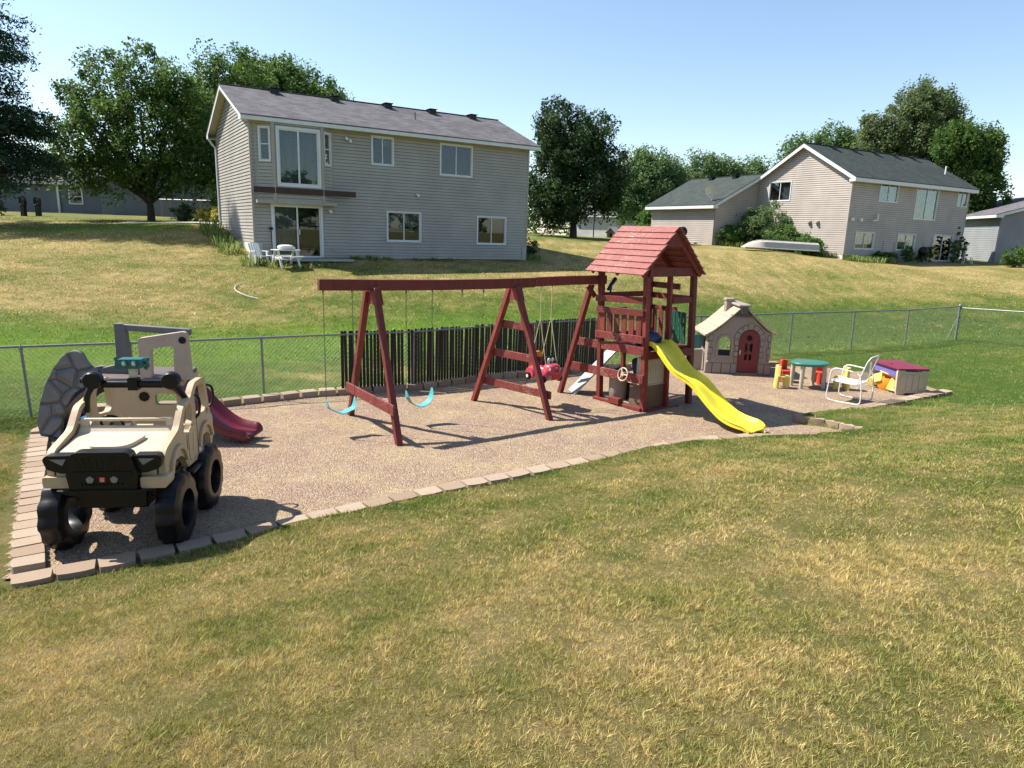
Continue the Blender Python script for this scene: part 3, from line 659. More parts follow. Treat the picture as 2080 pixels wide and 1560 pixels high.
def gable_roof(root, L, W, he, rh, of, og, mat, ob=None, fas=.17, name='roof', soff='soffit'):
    sl = rh/(W/2); th = .05; ob = of if ob is None else ob
    m = MB()
    def slab(y0, z0, y1, z1, t0, t1, x0, x1):   # between two profile points, offsets t below the surface
        m.add([(x0, y0, z0-t0), (x1, y0, z0-t0), (x1, y1, z1-t0), (x0, y1, z1-t0), (x0, y0, z0-t1), (x1, y0, z0-t1), (x1, y1, z1-t1), (x0, y1, z1-t1)],
              [(0, 1, 2, 3), (7, 6, 5, 4), (1, 0, 4, 5), (2, 1, 5, 6), (3, 2, 6, 7), (0, 3, 7, 4)])
    top = he+rh+.02; zf = he-of*sl+.02
    slab(-of-.03, zf-.03*sl, W/2, top, -.02, .03, -og-.03, L+og+.03); slab(W+of+.03, zf-.03*sl, W/2, top, -.02, .03, -og-.03, L+og+.03)
    rf = m.build(name, mat, root)
    m = MB(); m.bar((-og-.03, W/2, top+.03), (L+og+.03, W/2, top+.03), .16, .035); m.build('ridge_cap', mat, rf)
    m = MB()
    m.box(-og, L+og, -of-.025, -of, zf-.03-fas, zf-.035); m.box(-og, L+og, W+of, W+of+.025, zf-.03-fas, zf-.035)   # eave fascia
    for x0, x1 in ((-og-.022, -og), (L+og, L+og+.022)):
        for ya, yb in ((-of, W/2), (W+of, W/2)):
            s_ = 1 if ya < yb else -1
            m.add([(x0, ya, zf-.034), (x1, ya, zf-.034), (x1, yb, top-.034), (x0, yb, top-.034), (x0, ya, zf-.03-fas), (x1, ya, zf-.03-fas), (x1, yb, top-.034-fas), (x0, yb, top-.034-fas)],
                  [(0, 1, 2, 3), (7, 6, 5, 4), (1, 0, 4, 5), (2, 1, 5, 6), (3, 2, 6, 7), (0, 3, 7, 4)])
        for ya in (0, W):   # box end where eave meets rake
            y_ = -of if ya == 0 else W+of
            a, b = sorted((y_, ya)); m.add([(x0+.002, a, zf-.03-fas-.002), (x0+.002, b, zf-.03-fas-.002), (x0+.002, b, zf-.03-fas+.3*abs(b-y_)/of*(.5) if ya == 0 else zf-.05), (x0+.002, a, zf-.05 if ya == 0 else zf-.03)], [(0, 1, 2, 3)])
    m.build('fascia', M['trim'], rf)
    m = MB(); zs = zf-.03-fas+.012
    m.add([(-og, -of, zs), (L+og, -of, zs), (L+og, 0, zs), (-og, 0, zs)], [(0, 1, 2, 3)]); m.add([(-og, W, zs), (L+og, W, zs), (L+og, W+of, zs), (-og, W+of, zs)], [(0, 1, 2, 3)])
    for x0, x1 in ((-og, .0), (L, L+og)):
        for ya, za, yb, zb_ in ((-of, zf, W/2, top), (W+of, zf, W/2, top)):
            m.add([(x0, ya, za-.07), (x1, ya, za-.07), (x1, yb, zb_-.07), (x0, yb, zb_-.07)], [(0, 1, 2, 3)])
    m.build('soffit', M[soff], rf)
    return rf
def roof_vent(root, x, W, he, rh, back=.35):
    sl = rh/(W/2); y = W/2-back; z = he+rh-back*sl+.04
    m = MB(); m.box(x-.17, x+.17, y-.17, y+.2, z-.07, z+.17); m.box(x-.21, x+.21, y-.24, y+.24, z+.17, z+.2)
    m.build('roof_vent', M['black'], root, bevel=.015)
# ---- the middle house
HX = (-10.24, 27.17, .562, 1.73)
L, W, he, rh, of, og = 12.63, 7.17, 5.295, 1.576, .42, .34
h1 = thing('split_level_house', 'two storey taupe sided house with grey roof and bay window behind the swings', 'house', (HX[0], HX[1], HX[3]), HX[2])
sl = rh/(W/2)
P, ud, nd = side_map('front', L, W)
wins = [(4.87, 5.76, 3.93, 5.0, 'v'), (8.02, 9.55, 3.72, 4.99, 'v'), (.76, 2.62, .06, 2.06, 'v'), (5.52, 7.03, .80, 2.0, 'v'), (9.94, 11.43, .76, 1.96, 'v')]
m = MB(); holes = [w_[:4] for w_ in wins]
siding(m, P, ud, nd, lambda z: (0, L), 0.03, he+.05, holes); wl = m.build('wall', [M['sidingA'], M['seam']], h1); wl['label'] = 'shaded front wall of taupe lap siding'
m = MB(); P, ud, nd = side_map('left', L, W)
gz_ = lambda z: (0, W) if z <= he else ((z-he)/sl, W-(z-he)/sl)
siding(m, P, ud, nd, gz_, .62, he+rh-.12); wl = m.build('wall', [M['sidingA'], M['seam']], h1); wl['label'] = 'sunlit gable wall of taupe lap siding'
m = MB(); P, ud, nd = side_map('right', L, W); siding(m, P, ud, nd, gz_, .4, he+rh-.12); P, ud, nd = side_map('back', L, W); siding(m, P, ud, nd, lambda z: (0, L), 1.2, he-.02); m.build('wall', [M['sidingA'], M['seam']], h1)
m = MB(); m.box(-.012, .12, .02, W, -1.0, .62); m.box(.12, L, .05, W, -1.0, -.02); m.build('foundation', M['foundation'], h1)
for x, y in ((-.03, -.03), (L-.045, -.03), (-.03, W-.05), (L-.045, W-.05)): m = MB(); m.box(x, x+.085, y, y+.085, .62 if y < 0 and x < 0 else .05, he-.05); m.build('corner_post', M['postA'], h1)
m = MB(); m.box(-.035, .30, -.045, -.022, -.6, .62); m.box(L-.22, L+.03, -.045, -.022, -.6, .64); m.build('foundation_corner', M['concrete'], h1)
for i, (a, b, c, d, s) in enumerate(wins):
    P, ud, nd = side_map('front', L, W)
    if i == 2:
        o = win(h1, P, ud, nd, a, b, c, d, 'v', .09, None, [(0, .48, 0, 1, 'curtain')], 'patio_door', .05)
        m = MB(); m.box(a+.97, a+1.0, -.075, -.05, .95, 1.15); m.build('handle', M['white'], o)
    else: win(h1, P, ud, nd, a, b, c, d, 'v', .055, None, {0: [(.5, 1, .7, 1, 'curtain')], 1: [(0, .47, .45, 1, 'charcoal')], 3: [(0, 1, .5, 1, 'curtain')], 4: None}[i])
# bay: two storeys up, with canted sides
by0, by1, bt = 2.22, he-.16, .37
corners = [(.18, 0), (.78, -bt), (2.66, -bt), (3.16, 0)]
bay = MB()
bw = []
for (xa, ya), (xb, yb), hl in ((corners[0], corners[1], (.2, .56, 3.72, 4.90)), (corners[1], corners[2], (.18, 1.72, 2.86, 4.90)), (corners[2], corners[3], (.13, .49, 3.72, 4.90))):
    a = Vector((xa, ya, 0)); b = Vector((xb, yb, 0)); ud = (b-a).normalized(); nd = Vector((ud.y, -ud.x, 0)); siding(bay, a, ud, nd, lambda z, q=(b-a).length: (0, q), by0, by1, [hl]); bw.append((a, ud, nd, hl))
bay.add([(c[0], c[1], by0) for c in corners], [(0, 1, 2, 3)])
bo = bay.build('bay', [M['sidingA'], M['seam']], h1)
for x, y in corners[1:3]: m = MB(); m.lathe([(.075, by0-.02), (.075, by1)], (x, y-.005, 0), 8); m.build('corner_post', M['postA'], bo)
for x, y in (corners[0], corners[3]): m = MB(); m.box(x-.04, x+.04, -.04, 0, by0, by1); m.build('corner_post', M['postA'], bo)
win(h1, bw[0][0], bw[0][1], bw[0][2], *bw[0][3], 'h', .05); win(h1, bw[2][0], bw[2][1], bw[2][2], *bw[2][3], 'h', .045)
win(h1, bw[1][0], bw[1][1], bw[1][2], *bw[1][3], 'v', .085, 'half', None, 'patio_door', .055)
m = MB(); m.box(-.02, 3.98, -bt-.075, -bt-.035, 2.50, 2.72); m.build('ledger_board', M['wood_brown'], h1)
m = MB(); m.box(.10, 3.2, -bt-.03, .0, 2.12, 2.24); m.build('bay_base', M['postA'], h1)
rf = gable_roof(h1, L, W, he+.14, rh-.14, of, og, M['roofA'], fas=.15)
for x in (1.75, 4.35, 6.85, 9.1, 11.3): roof_vent(rf, x, W, he, rh)
m = MB(); m.tube([(7.55, 1.7, he+1.7*sl), (7.55, 1.7, he+1.7*sl+.42)], .035, 8); m.lathe([(.09, he+1.7*sl), (.05, he+1.7*sl+.12)], (7.55, 1.68, 0), 10); m.build('plumbing_pipe', M['grey'], rf)
m = MB(); m.tube([(-.34, W+.05, he-.2), (-.2, W-.05, he-.45), (-.07, W-.1, he-.6), (-.07, W-.1, 1.2)], .05, 6); m.build('downspout', M['trim'], h1)
def wall_lamp(u, z, nm='wall_lamp'):
    m = MB(); m.lathe([(.06, 0), (.06, -.03)], (u, -.02, z), 10, 'Y'); m.lathe([(.03, -.03), (.055, -.09), (.06, -.16)], (u, 0, z-.03), 10, 'Y'); m.build(nm, M['white_pl'], h1, smooth=40)
wall_lamp(3.75, 4.83); wall_lamp(3.9, 4.75); wall_lamp(3.02, 1.93); wall_lamp(6.9, 2.78, 'dryer_vent')
m = MB(); m.box(3.05, 3.14, -.05, -.015, .32, .46); m.build('outlet_cover', M['postA'], h1)
m = MB(); m.box(.5, 3.6, -1.2, -.03, -.05, .02); m.build('patio_slab', M['concrete'], h1)
# ---- the right house with its garage wing
h2 = thing('split_level_house', 'pinkish grey sided house with dark green roof and attached garage on the right hand hill', 'house', (20.8, 44.3, 2.0), .512)
L, W, he, rh, of, og = 13.15, 7.35, 5.27, 2.10, .42, .32; sl = rh/(W/2)
P, ud, nd = side_map('front', L, W)
wins = [(2.85, 4.75, 3.76, 4.86, 'v', [(.5, 1, 0, 1, 'curtain')]), (6.85, 9.3, 2.78, 4.80, 'v', [(.5, 1, 0, 1, 'curtain')]), (11.75, 12.95, 3.85, 4.88, 'v', None), (1.0, 2.85, .72, 1.72, 'v', [(0, .4, 0, 1, 'curtain')]), (5.45, 7.4, .72, 1.72, 'v', [(0, 1, .2, 1, 'curtain')]), (9.6, 11.9, .03, 1.78, 'v', None)]
m = MB(); siding(m, P, ud, nd, lambda z: (0, L), 0.02, he-.02, [w_[:4] for w_ in wins], .135); o = m.build('wall', [M['sidingB'], M['seam']], h2); o['label'] = 'shaded long wall with lap siding'
for i, w_ in enumerate(wins): win(h2, P, ud, nd, *w_[:4], 'v', .055, None, w_[5], 'patio_door' if i in (1, 5) else 'window')
gz_ = lambda z: (0, W) if z <= he else ((z-he)/sl, W-(z-he)/sl)
m = MB(); P, ud, nd = side_map('left', L, W); gw = (4.6, 6.35, 3.78, 5.0); siding(m, P, ud, nd, gz_, .35, he+rh-.12, [gw], .135); o = m.build('wall', [M['sidingB'], M['seam']], h2); o['label'] = 'sunlit gable wall with lap siding'
win(h2, P, ud, nd, *gw, 'v', .06, None, [(0, .45, 0, 1, 'curtain')])
m = MB(); P, ud, nd = side_map('right', L, W); siding(m, P, ud, nd, gz_, .1, he+rh-.12, [], .135); P, ud, nd = side_map('back', L, W); siding(m, P, ud, nd, lambda z: (0, L), .1, he-.02, [], .135); m.build('wall', [M['sidingB'], M['seam']], h2)
m = MB(); m.box(.0, .12, .02, W, -1, .36); m.box(.12, L, .05, W, -1, -.02); m.build('foundation', M['foundation'], h2)
for x, y in ((-.03, -.03), (L-.045, -.03)): m = MB(); m.box(x, x+.085, y, y+.085, .3, he-.05); m.build('corner_post', M['sidingB'], h2)
rf = gable_roof(h2, L, W, he, rh, of, og, M['roofB'], fas=.24)
for x in (2.2, 4.4, 6.7, 9.0, 11.2): roof_vent(rf, x, W, he, rh)
m = MB(); m.tube([(12.2, 1.4, he+1.4*sl), (12.2, 1.4, he+1.4*sl+.6)], .05, 8); m.build('vent_pipe', M['white'], rf)
for v in (2.75, 2.15):
    m = MB(); m.box(-.14, -.02, v-.12, v+.12, 2.25, 2.42); m.lathe([(.09, -.22), (.09, -.02)], (0, v, 2.33), 10, 'X'); m.build('wall_vent', M['sidingB'], h2)
for u in (.35, 1.2):
    m = MB(); m.lathe([(.11, -.16), (.12, -.02)], (u, 0, 2.52), 10, 'Y'); m.build('wall_vent', M['white_pl'], h2)
m = MB(); m.tube([(2.35, -.02, 2.5), (2.35, -.22, 2.5), (2.62, -.24, 2.52), (2.66, -.24, 2.6), (2.66, -.24, 2.95)], .055, 8); m.build('exhaust_pipe', M['white_pl'], h2, smooth=40)
# garage wing: ridge runs away from us, its eave wall faces left
gL, gW = 6.6, 8.2; gx0, gy0 = -4.05, W+.02; ge, gr = 3.55, 2.05
gar = bpy.data.objects.new('garage_wing', None); COL.objects.link(gar); gar.parent = h2; gar.location = (gx0, gy0+gL, 0); gar.rotation_euler = (0, 0, -math.pi/2); gar.empty_display_size = .2
# in wing coordinates: x from the far end (0) to the near end (gL), y back towards the house
P, ud, nd = side_map('front', gL, gW); gs = gr/(gW/2)
m = MB(); siding(m, P, ud, nd, lambda z: (0, gL), .5, ge-.02, [], .135)
P, ud, nd = side_map('right', gL, gW); gg = lambda z: (0, gW) if z <= ge else ((z-ge)/gs, gW-(z-ge)/gs)
siding(m, P, ud, nd, gg, .4, ge+gr-.12, [], .135); P, ud, nd = side_map('left', gL, gW); siding(m, P, ud, nd, gg, .4, ge+gr-.12, [], .135); P, ud, nd = side_map('back', gL, gW); siding(m, P, ud, nd, lambda z: (0, gL), .4, ge-.02, [], .135)
m.build('garage_wall', [M['sidingB'], M['seam']], gar)
m = MB(); m.box(0, gL-.01, .01, gW-.01, -.5, .5); m.build('garage_foundation', M['foundation'], gar)
grf = gable_roof(gar, gL, gW, ge, gr, .45, .3, M['roofB'], fas=.22, name='garage_roof')
for x in (2.2, 4.6): roof_vent(grf, x, gW, ge, gr)
# satellite dish near the wing's lower corner
m = MB(); dz = ge+.02
m.tube([(gL-.55, .15, dz), (gL-.55, .15, dz+.25), (gL-.50, -.0, dz+.50)], .03, 6)
prof = [(.02, 0), (.18, .02), (.34, .07), (.46, .13), (.47, .14), (.34, .09), (.18, .04), (.02, .02)]
d = MB(); d.lathe(prof, (0, 0, 0), 20, sx=.8); q = Euler((R(115), 0, R(35))).to_matrix()
m.add([q@Vector(p)+Vector((gL-.5, -.05, dz+.75)) for p in d.v], d.f); m.tube([(gL-.5, 0, dz+.45), (gL-.15, -.45, dz+.55)], .02, 6)
m.build('satellite_dish', M['white_pl'], grf, smooth=40)
gar.matrix_world = Matrix.Translation(gar.location) @ Euler((0, 0, -math.pi/2)).to_matrix().to_4x4()
for c_ in list(gar.children): c_.parent = h2; c_.location = (gx0, gy0+gL, 0); c_.rotation_euler = (0, 0, -math.pi/2)
bpy.data.objects.remove(gar)
# ---- simpler neighbours
def plain_house(name, label, loc, rz, L, W, he, rh, wall, roof, of=.5, og=.4, wins=(), sided=True, h=.14):
    r_ = thing(name, label, 'house', loc, rz); sl = rh/(W/2); g_ = lambda z: (0, W) if z <= he else ((z-he)/sl, W-(z-he)/sl)
    m = MB()
    for s in ('front', 'left', 'right', 'back'):
        P, ud, nd = side_map(s, L, W); hs = [w_[1:5] for w_ in wins if w_[0] == s]
        siding(m, P, ud, nd, g_ if s in ('left', 'right') else (lambda z: (0, L)), -.4, he+rh-.12 if s in ('left', 'right') else he-.02, hs, h)
    m.build('wall', [wall, M['seam']], r_)
    for w_ in wins: P, ud, nd = side_map(w_[0], L, W); win(r_, P, ud, nd, *w_[1:5], w_[5] if len(w_) > 5 else 'v', .08)
    rf = gable_roof(r_, L, W, he, rh, of, og, roof, fas=.2); return r_, rf
M['sidingC'] = siding_mat('slate_grey_siding', (.17, .19, .21)); M['sidingD'] = siding_mat('pale_siding', (.56, .53, .47)); M['sidingE'] = siding_mat('cool_grey_siding', (.29, .30, .31))
# far left dark ranch with arched window
lh, lr = plain_house('ranch_house', 'low slate grey ranch house with arched white window half hidden by trees on the left', (-46.0, 50.5, 3.15), R(8), 15.0, 9, 2.75, 2.0, M['sidingC'], M['roofA'])
m = MB(); m.box(15.3, 15.6, -.6, -.45, 0, 2.6); m.box(12.0, 12.15, -.15, -.03, 0, 2.7)
m.build('porch_post', M['white'], lh)
m = MB(); ar = [(12.75, .95), (13.75, .95), (13.75, 1.85)]+arc(13.25, 1.85, .5, 0, 180, 10)[1:-1]+[(12.75, 1.85)]; inn = [(12.85, 1.03), (13.65, 1.03), (13.65, 1.85)]+arc(13.25, 1.85, .4, 0, 180, 10)[1:-1]+[(12.85, 1.85)]
m.plate(ar, -.06, -.03, XZ, [inn]); m.box(12.85, 13.65, -.055, -.035, 1.5, 1.56); fr = m.build('arched_window', M['white'], lh); m = MB(); m.plate(inn, -.04, -.035, XZ); m.build('pane', M['glass'], fr); m = MB(); m.plate(inn, -.03, -.028, XZ); m.build('room_behind', M['dark_room'], fr)
m = MB()
gx_ = 15.6
m.add([(gx_, -1.5, -.2), (gx_+10, -1.5, -.2), (gx_+10, -1.5, 2.6), (gx_+5, -1.5, 4.3), (gx_, -1.5, 2.6)], [(0, 1, 2, 3, 4)]); m.box(gx_, gx_+10, -1.49, 7, -.2, 2.6)
m.build('cross_wing_wall', M['sidingC'], lh)
m = MB()
for a, b in (((gx_-.5, 2.4), (gx_+5, 4.42)), ((gx_+10.5, 2.4), (gx_+5, 4.42))): m.add([(a[0], -2, a[1]), (b[0], -2, b[1]), (b[0], 7.5, b[1]), (a[0], 7.5, a[1]), (a[0], -2, a[1]+.12), (b[0], -2, b[1]+.12), (b[0], 7.5, b[1]+.12), (a[0], 7.5, a[1]+.12)], [(3, 2, 1, 0), (4, 5, 6, 7), (0, 1, 5, 4), (1, 2, 6, 5), (2, 3, 7, 6), (3, 0, 4, 7)])
m.build('cross_wing_roof', M['roofA'], lh)
# far right grey house
rh_, rr = plain_house('ranch_house', 'grey lap sided house at the right edge showing its low pitched gable', (46.3, 50.6, 1.9), R(80), 12, 10.5, 3.7, 1.6, M['sidingE'], M['roofA'])
# distant garage building seen behind the big tree
dg, dr = plain_house('detached_garage', 'distant pale garage with gable and dark door seen past the big dark tree', (7.2, 87.5, 2.4), R(-12), 9.5, 9, 3.3, 2.4, M['sidingD'], M['roofA'])
m = MB(); gd = [(9.56, 2.2), (9.56, 6.8)]
m.box(9.51, 9.54, 2.0, 7.0, -.2, 2.5); m.build('garage_door', M['greyd'], dg)
dg.rotation_euler = (0, 0, R(-38))
# ---------------------------------------------------------------- trees and plants
LM = {'maple': leafmat('maple_leaves', (0.026, 0.055, 0.014), (0.061, 0.123, 0.026), (0.160, 0.246, 0.055)),
      'ash': leafmat('ash_leaves', (0.032, 0.070, 0.019), (0.080, 0.152, 0.038), (0.174, 0.261, 0.065)),
      'dark': leafmat('dark_leaves', (0.014, 0.032, 0.014), (0.035, 0.070, 0.026), (0.094, 0.152, 0.055), .25),
      'willow': leafmat('willow_leaves', (0.051, 0.094, 0.036), (0.109, 0.181, 0.065), (0.203, 0.275, 0.116)),
      'cotton': leafmat('cottonwood_leaves', (0.043, 0.072, 0.029), (0.094, 0.138, 0.051), (0.232, 0.261, 0.123)),
      'shrub': leafmat('shrub_leaves', (0.043, 0.087, 0.022), (0.087, 0.174, 0.043), (0.189, 0.290, 0.072)),
      'gold': leafmat('gold_leaves', (0.174, 0.203, 0.043), (0.435, 0.406, 0.087), (0.696, 0.580, 0.174)),
      'spruce': leafmat('spruce_needles', (0.014, 0.032, 0.017), (0.026, 0.058, 0.029), (0.058, 0.102, 0.051), .15),
      'weed': leafmat('weed_leaves', (0.072, 0.116, 0.029), (0.145, 0.217, 0.058), (0.319, 0.348, 0.131))}
CLR = None
def leaf_mesh(name, C, size, mat, parent, aspect=.55, droop=0.0, up=.35, wind=None):
    n = len(C); d = rng.normal(size=(n, 3)); d[:, 2] = d[:, 2]*.7-droop
    if wind is not None: d = d*.6+np.array(wind)
    d /= np.linalg.norm(d, axis=1)[:, None]
    nn = rng.normal(size=(n, 3)); nn[:, 2] += up*2; s = np.cross(d, nn); s /= np.linalg.norm(s, axis=1)[:, None]+1e-9
    z = size*rng.uniform(.6, 1.3, n)[:, None]
    V = np.stack([C-d*z*.5, C+s*z*aspect*.5, C+d*z*.5, C-s*z*aspect*.5], 1).reshape(-1, 3)
    return quick_mesh(name, V, np.arange(n*4).reshape(n, 4), mat, parent, attrs={'rnd': np.repeat(np.clip(.45*rng.random(n)+.55*(CLR if CLR is not None and len(CLR) == n else .5), 0, 1), 4)})
def crown_pts(blobs, nclump, per, crad, fill=.35, squash=.7):
    vol = np.array([b[3]*b[4]*b[5] for b in blobs])**.67; pr = vol/vol.sum()
    idx = rng.choice(len(blobs), nclump, p=pr); d = rng.normal(size=(nclump, 3)); d /= np.linalg.norm(d, axis=1)[:, None]
    rad = np.where(rng.random(nclump) < fill, rng.uniform(.3, .8, nclump), rng.uniform(.8, 1.06, nclump))
    B = np.array(blobs)[idx]; cc = B[:, :3]+d*rad[:, None]*B[:, 3:6]
    global CLR
    cr = crad*rng.uniform(.45, 1.35, nclump); CLR = np.repeat(np.clip(rng.normal(.5, .2, nclump), 0, 1), per)
    q = rng.normal(size=(nclump*per, 3)); q /= np.linalg.norm(q, axis=1)[:, None]; q *= (rng.random(nclump*per)**.45)[:, None]; q[:, 2] *= squash
    return cc, np.repeat(cc, per, 0)+q*np.repeat(cr, per)[:, None]
def tree(name, label, x, y, blobs, kind, trunk=(.25, 2.0), nclump=170, per=90, crad=.8, leaf=.22, group=None, limbs=9, cat='tree', zoff=0, aspect=.55, wind=None, stems=1, fill=.35, squash=.7, droop=0):
    r_ = thing(name, label, cat, (x, y, hz(x, y)+zoff), 0, group)
    cc, pts = crown_pts(blobs, nclump, per, crad, fill, squash)
    leaf_mesh('crown', pts, leaf, LM[kind], r_, aspect, wind=wind, droop=droop)
    m = MB(); tr_, th_ = trunk; cz = np.mean(cc[:, 2]); bx_, by_ = np.mean(cc[:, 0]), np.mean(cc[:, 1])
    for k in range(stems):
        ox = (k-(stems-1)/2)*tr_*2.4
        base = Vector((ox, 0, -.2)); top = Vector((bx_*.7+ox*2, by_*.7, cz+1))
        path = smooth_path([base, Vector((ox, 0, th_*.5)), Vector((bx_*.2+ox*1.4, by_*.2, th_)), top], 4); N = len(path)
        m.tube(path, [tr_*(1.35 if i == 0 else 1)*(1-.8*i/N) for i in range(N)], 8)
        for i in range(limbs):
            c_ = Vector(cc[rng.integers(len(cc))]); t_ = rng.uniform(.35, .75); s_ = path[int(t_*(N-1))]
            mid = (s_+c_)/2+Vector((0, 0, .3)); pth = smooth_path([s_, mid, c_], 3); m.tube(pth, [tr_*.36*(1-.8*j/len(pth))+.01 for j in range(len(pth))], 5)
    m.build('trunk', M['bark'], r_, smooth=60)
    return r_
# positions follow the photograph: distance from the camera along y
tree('broadleaf_tree', 'large dark spreading tree with a bare trunk on the left lawn, left of the house', -20.4, 39.0,
     [(0, 0, 5.0, 2.7, 2.8, 2.2), (-2.8, 0, 4.8, 1.9, 2.2, 2.0), (2.2, .5, 5.2, 1.9, 2.2, 2.2), (-1.9, 0, 7.3, 1.0, 1.3, 1.6), (.3, 0, 7.5, 1.1, 1.3, 1.7), (1.9, 0, 7.0, 1.0, 1.3, 1.4), (-4.1, 0, 3.0, 1.4, 1.6, 1.5), (1.2, -.5, 2.7, 2.4, 2.0, 1.4), (-3.6, .3, 6.2, 1.0, 1.3, 1.3), (-1.8, 0, 2.6, 1.8, 1.8, 1.2), (3.4, 0, 3.4, 1.2, 1.5, 1.4)],
     'maple', (.24, 1.6), 560, 85, .60, .19, limbs=18, squash=1.1, fill=.3)
tree('broadleaf_tree', 'tall dark tree standing close behind the left gable of the house', -18.0, 44.5,
     [(0, 0, 5.0, 3.0, 2.8, 3.2), (.2, 0, 8.4, 2.2, 2, 1.7), (1.6, 0, 6.6, 1.9, 2, 2.0), (-1.2, 0, 6.2, 2.2, 2, 2.0), (.6, 0, 2.8, 2.8, 2.4, 1.8)], 'maple', (.3, 2.0), 460, 90, .65, .2, limbs=12, squash=1.1)
tree('broadleaf_tree', 'rounded dark green tree top rising behind the grey roof', -16.5, 50.0,
     [(0, 0, 7.2, 3.6, 3, 3.0), (-1.2, 0, 9.1, 1.9, 2, 1.6), (.8, 0, 9.2, 1.8, 2, 1.5), (2.9, 0, 7.4, 2.0, 2.4, 2.0)], 'ash', (.35, 3), 400, 105, .7, .21, limbs=8, squash=1)
tree('broadleaf_tree', 'broad dark tree on the lawn between the two houses', 4.0, 49.5,
     [(-1.5, 0, 7.0, 1.5, 2.0, 2.0), (.9, 0, 6.9, 1.5, 2.0, 1.7), (-.4, 0, 5.6, 2.4, 2.4, 2.0), (-.2, 0, 3.4, 3.2, 2.8, 2.4), (2.2, 0, 4.6, 1.5, 2, 1.5), (-1.8, 0, 2.4, 2.0, 2.0, 1.9), (2.2, 0, 2.8, 1.2, 1.5, 1.0)], 'dark', (.3, 1.5), 640, 100, .62, .2, limbs=14, fill=.45, squash=1.1)
# conifer at the left edge
def conifer(x, y, H_, Rb, n, name, label):
    r_ = thing(name, label, 'tree', (x, y, hz(x, y))); P_ = []; m = MB(); m.tube([(0, 0, -.2), (0, 0, H_*.95)], [.28, .03], 8)
    k = int(n); z = rng.uniform(2.3, H_, k)
    for i in range(k):
        a = rng.random()*6.283; L_ = Rb*(1-z[i]/H_)**.42*rng.uniform(.72, 1.1)+.15; e = np.array([math.cos(a), math.sin(a), -.16+rng.normal()*.05])
        m.tube([(0, 0, z[i]), tuple(e*L_*.9+np.array([0, 0, z[i]]))], [.035, .008], 3, caps=False)
        nn = int(105*L_); t_ = rng.random(nn)**.7; q = e[None]*L_*t_[:, None]; w_ = .40*(1-t_*.45)
        q[:, 0] += rng.normal(size=nn)*w_*.75; q[:, 1] += rng.normal(size=nn)*w_*.75; q[:, 2] += z[i]+rng.normal(size=nn)*.11-.22*np.abs(rng.normal(size=nn))+.10*t_*L_*.5; P_.append(q)
    leaf_mesh('crown', np.concatenate(P_), .22, LM['spruce'], r_, .28, up=.1, droop=.5); m.build('trunk', M['bark'], r_)
    return r_
conifer(-26.3, 33.0, 18.5, 4.5, 420, 'spruce_tree', 'very dark spruce filling the left edge of the view')
# right background
tree('willow_tree', 'light green rounded tree beyond the shed, nearest the green garage roof', 13.9, 76,
     [(0, 0, 5.2, 3.7, 3, 3.0), (.4, 0, 7.6, 2.0, 2, 1.5), (-1.5, 0, 7.0, 2, 2, 2), (-2.0, 0, 4.0, 2.4, 2.4, 2.2), (2.6, 0, 3.0, 2.2, 2.2, 2.6), (2.4, 0, 6.2, 2.0, 2, 2)], 'willow', (.3, 1.5), 460, 95, .85, .28, squash=1.2, wind=(.5, 0, .5))
tree('willow_tree', 'wind blown light green trees showing above the garage roof', 23.2, 80,
     [(-2.6, 0, 7.0, 2.4, 2, 2.6), (0, 0, 7.4, 2.6, 2, 2.2), (2.6, 0, 7.0, 2.4, 2, 2.2), (4.8, 0, 6.0, 2.0, 2, 1.8), (0, 0, 4, 4.5, 3, 3)], 'willow', (.35, 2), 460, 95, .85, .28, squash=1.3, wind=(.7, 0, .45))
tree('broadleaf_tree', 'dark green tree whose crown shows just left of the house ridge', 33.0, 78,
     [(-2.4, 0, 9.0, 2.2, 2, 2.6), (.6, 0, 10.4, 2.2, 2, 2.4), (3.6, 0, 10.2, 2.4, 2, 2.4), (0, 0, 5, 4.5, 3, 3.4), (-3.4, 0, 7.2, 1.2, 1.4, 1.5)], 'ash', (.35, 2), 440, 95, .85, .28, squash=1.2, wind=(.7, 0, .3))
tree('cottonwood_tree', 'tallest pale green tree rising behind the green roof', 36.4, 66,
     [(0, 0, 11.5, 3.0, 3, 3.4), (-2.8, 0, 9.8, 2.4, 2.2, 2.0), (2.8, 0, 11.0, 1.6, 2, 2.3), (.2, 0, 13.0, 1.7, 2, 1.5), (0, 0, 7, 3.6, 3, 3.4), (-4.0, 0, 11.2, 1.2, 1.2, 1.1)], 'cotton', (.45, 4), 640, 95, .75, .25, squash=1.2, wind=(.5, 0, .3), limbs=14)
tree('cottonwood_tree', 'dark green tall tree standing behind the right end of the roofed house', 38.0, 60,
     [(0, 0, 6.8, 2.0, 2, 2.2), (.4, 0, 8.8, 1.7, 1.8, 1.7), (-1.6, 0, 9.2, 1.5, 1.6, 1.6), (1.2, 0, 5.0, 1.7, 2, 2.0), (0, 0, 3.4, 1.9, 2, 2.8), (.6, 0, 1.4, 1.8, 1.8, 1.4)], 'maple', (.4, 3), 520, 95, .75, .25, limbs=12, squash=1.1)
tree('broadleaf_tree', 'small bright green tree showing above the far right roof', 66, 82, [(0, 0, 4.0, 3.6, 3, 2.8), (3, 0, 4.2, 3, 3, 2.4), (-2.4, 0, 3.0, 2, 2, 2)], 'shrub', (.3, 2), 160, 70, .9, .3)
tree('round_shrub', 'green bush in front of the distant garage door', 13.0, 70, [(0, 0, 1.5, 1.3, 1.2, 1.3), (.2, 0, 2.4, .8, .8, .7)], 'shrub', (.08, .5), 60, 60, .45, .2, cat='shrub', limbs=3)
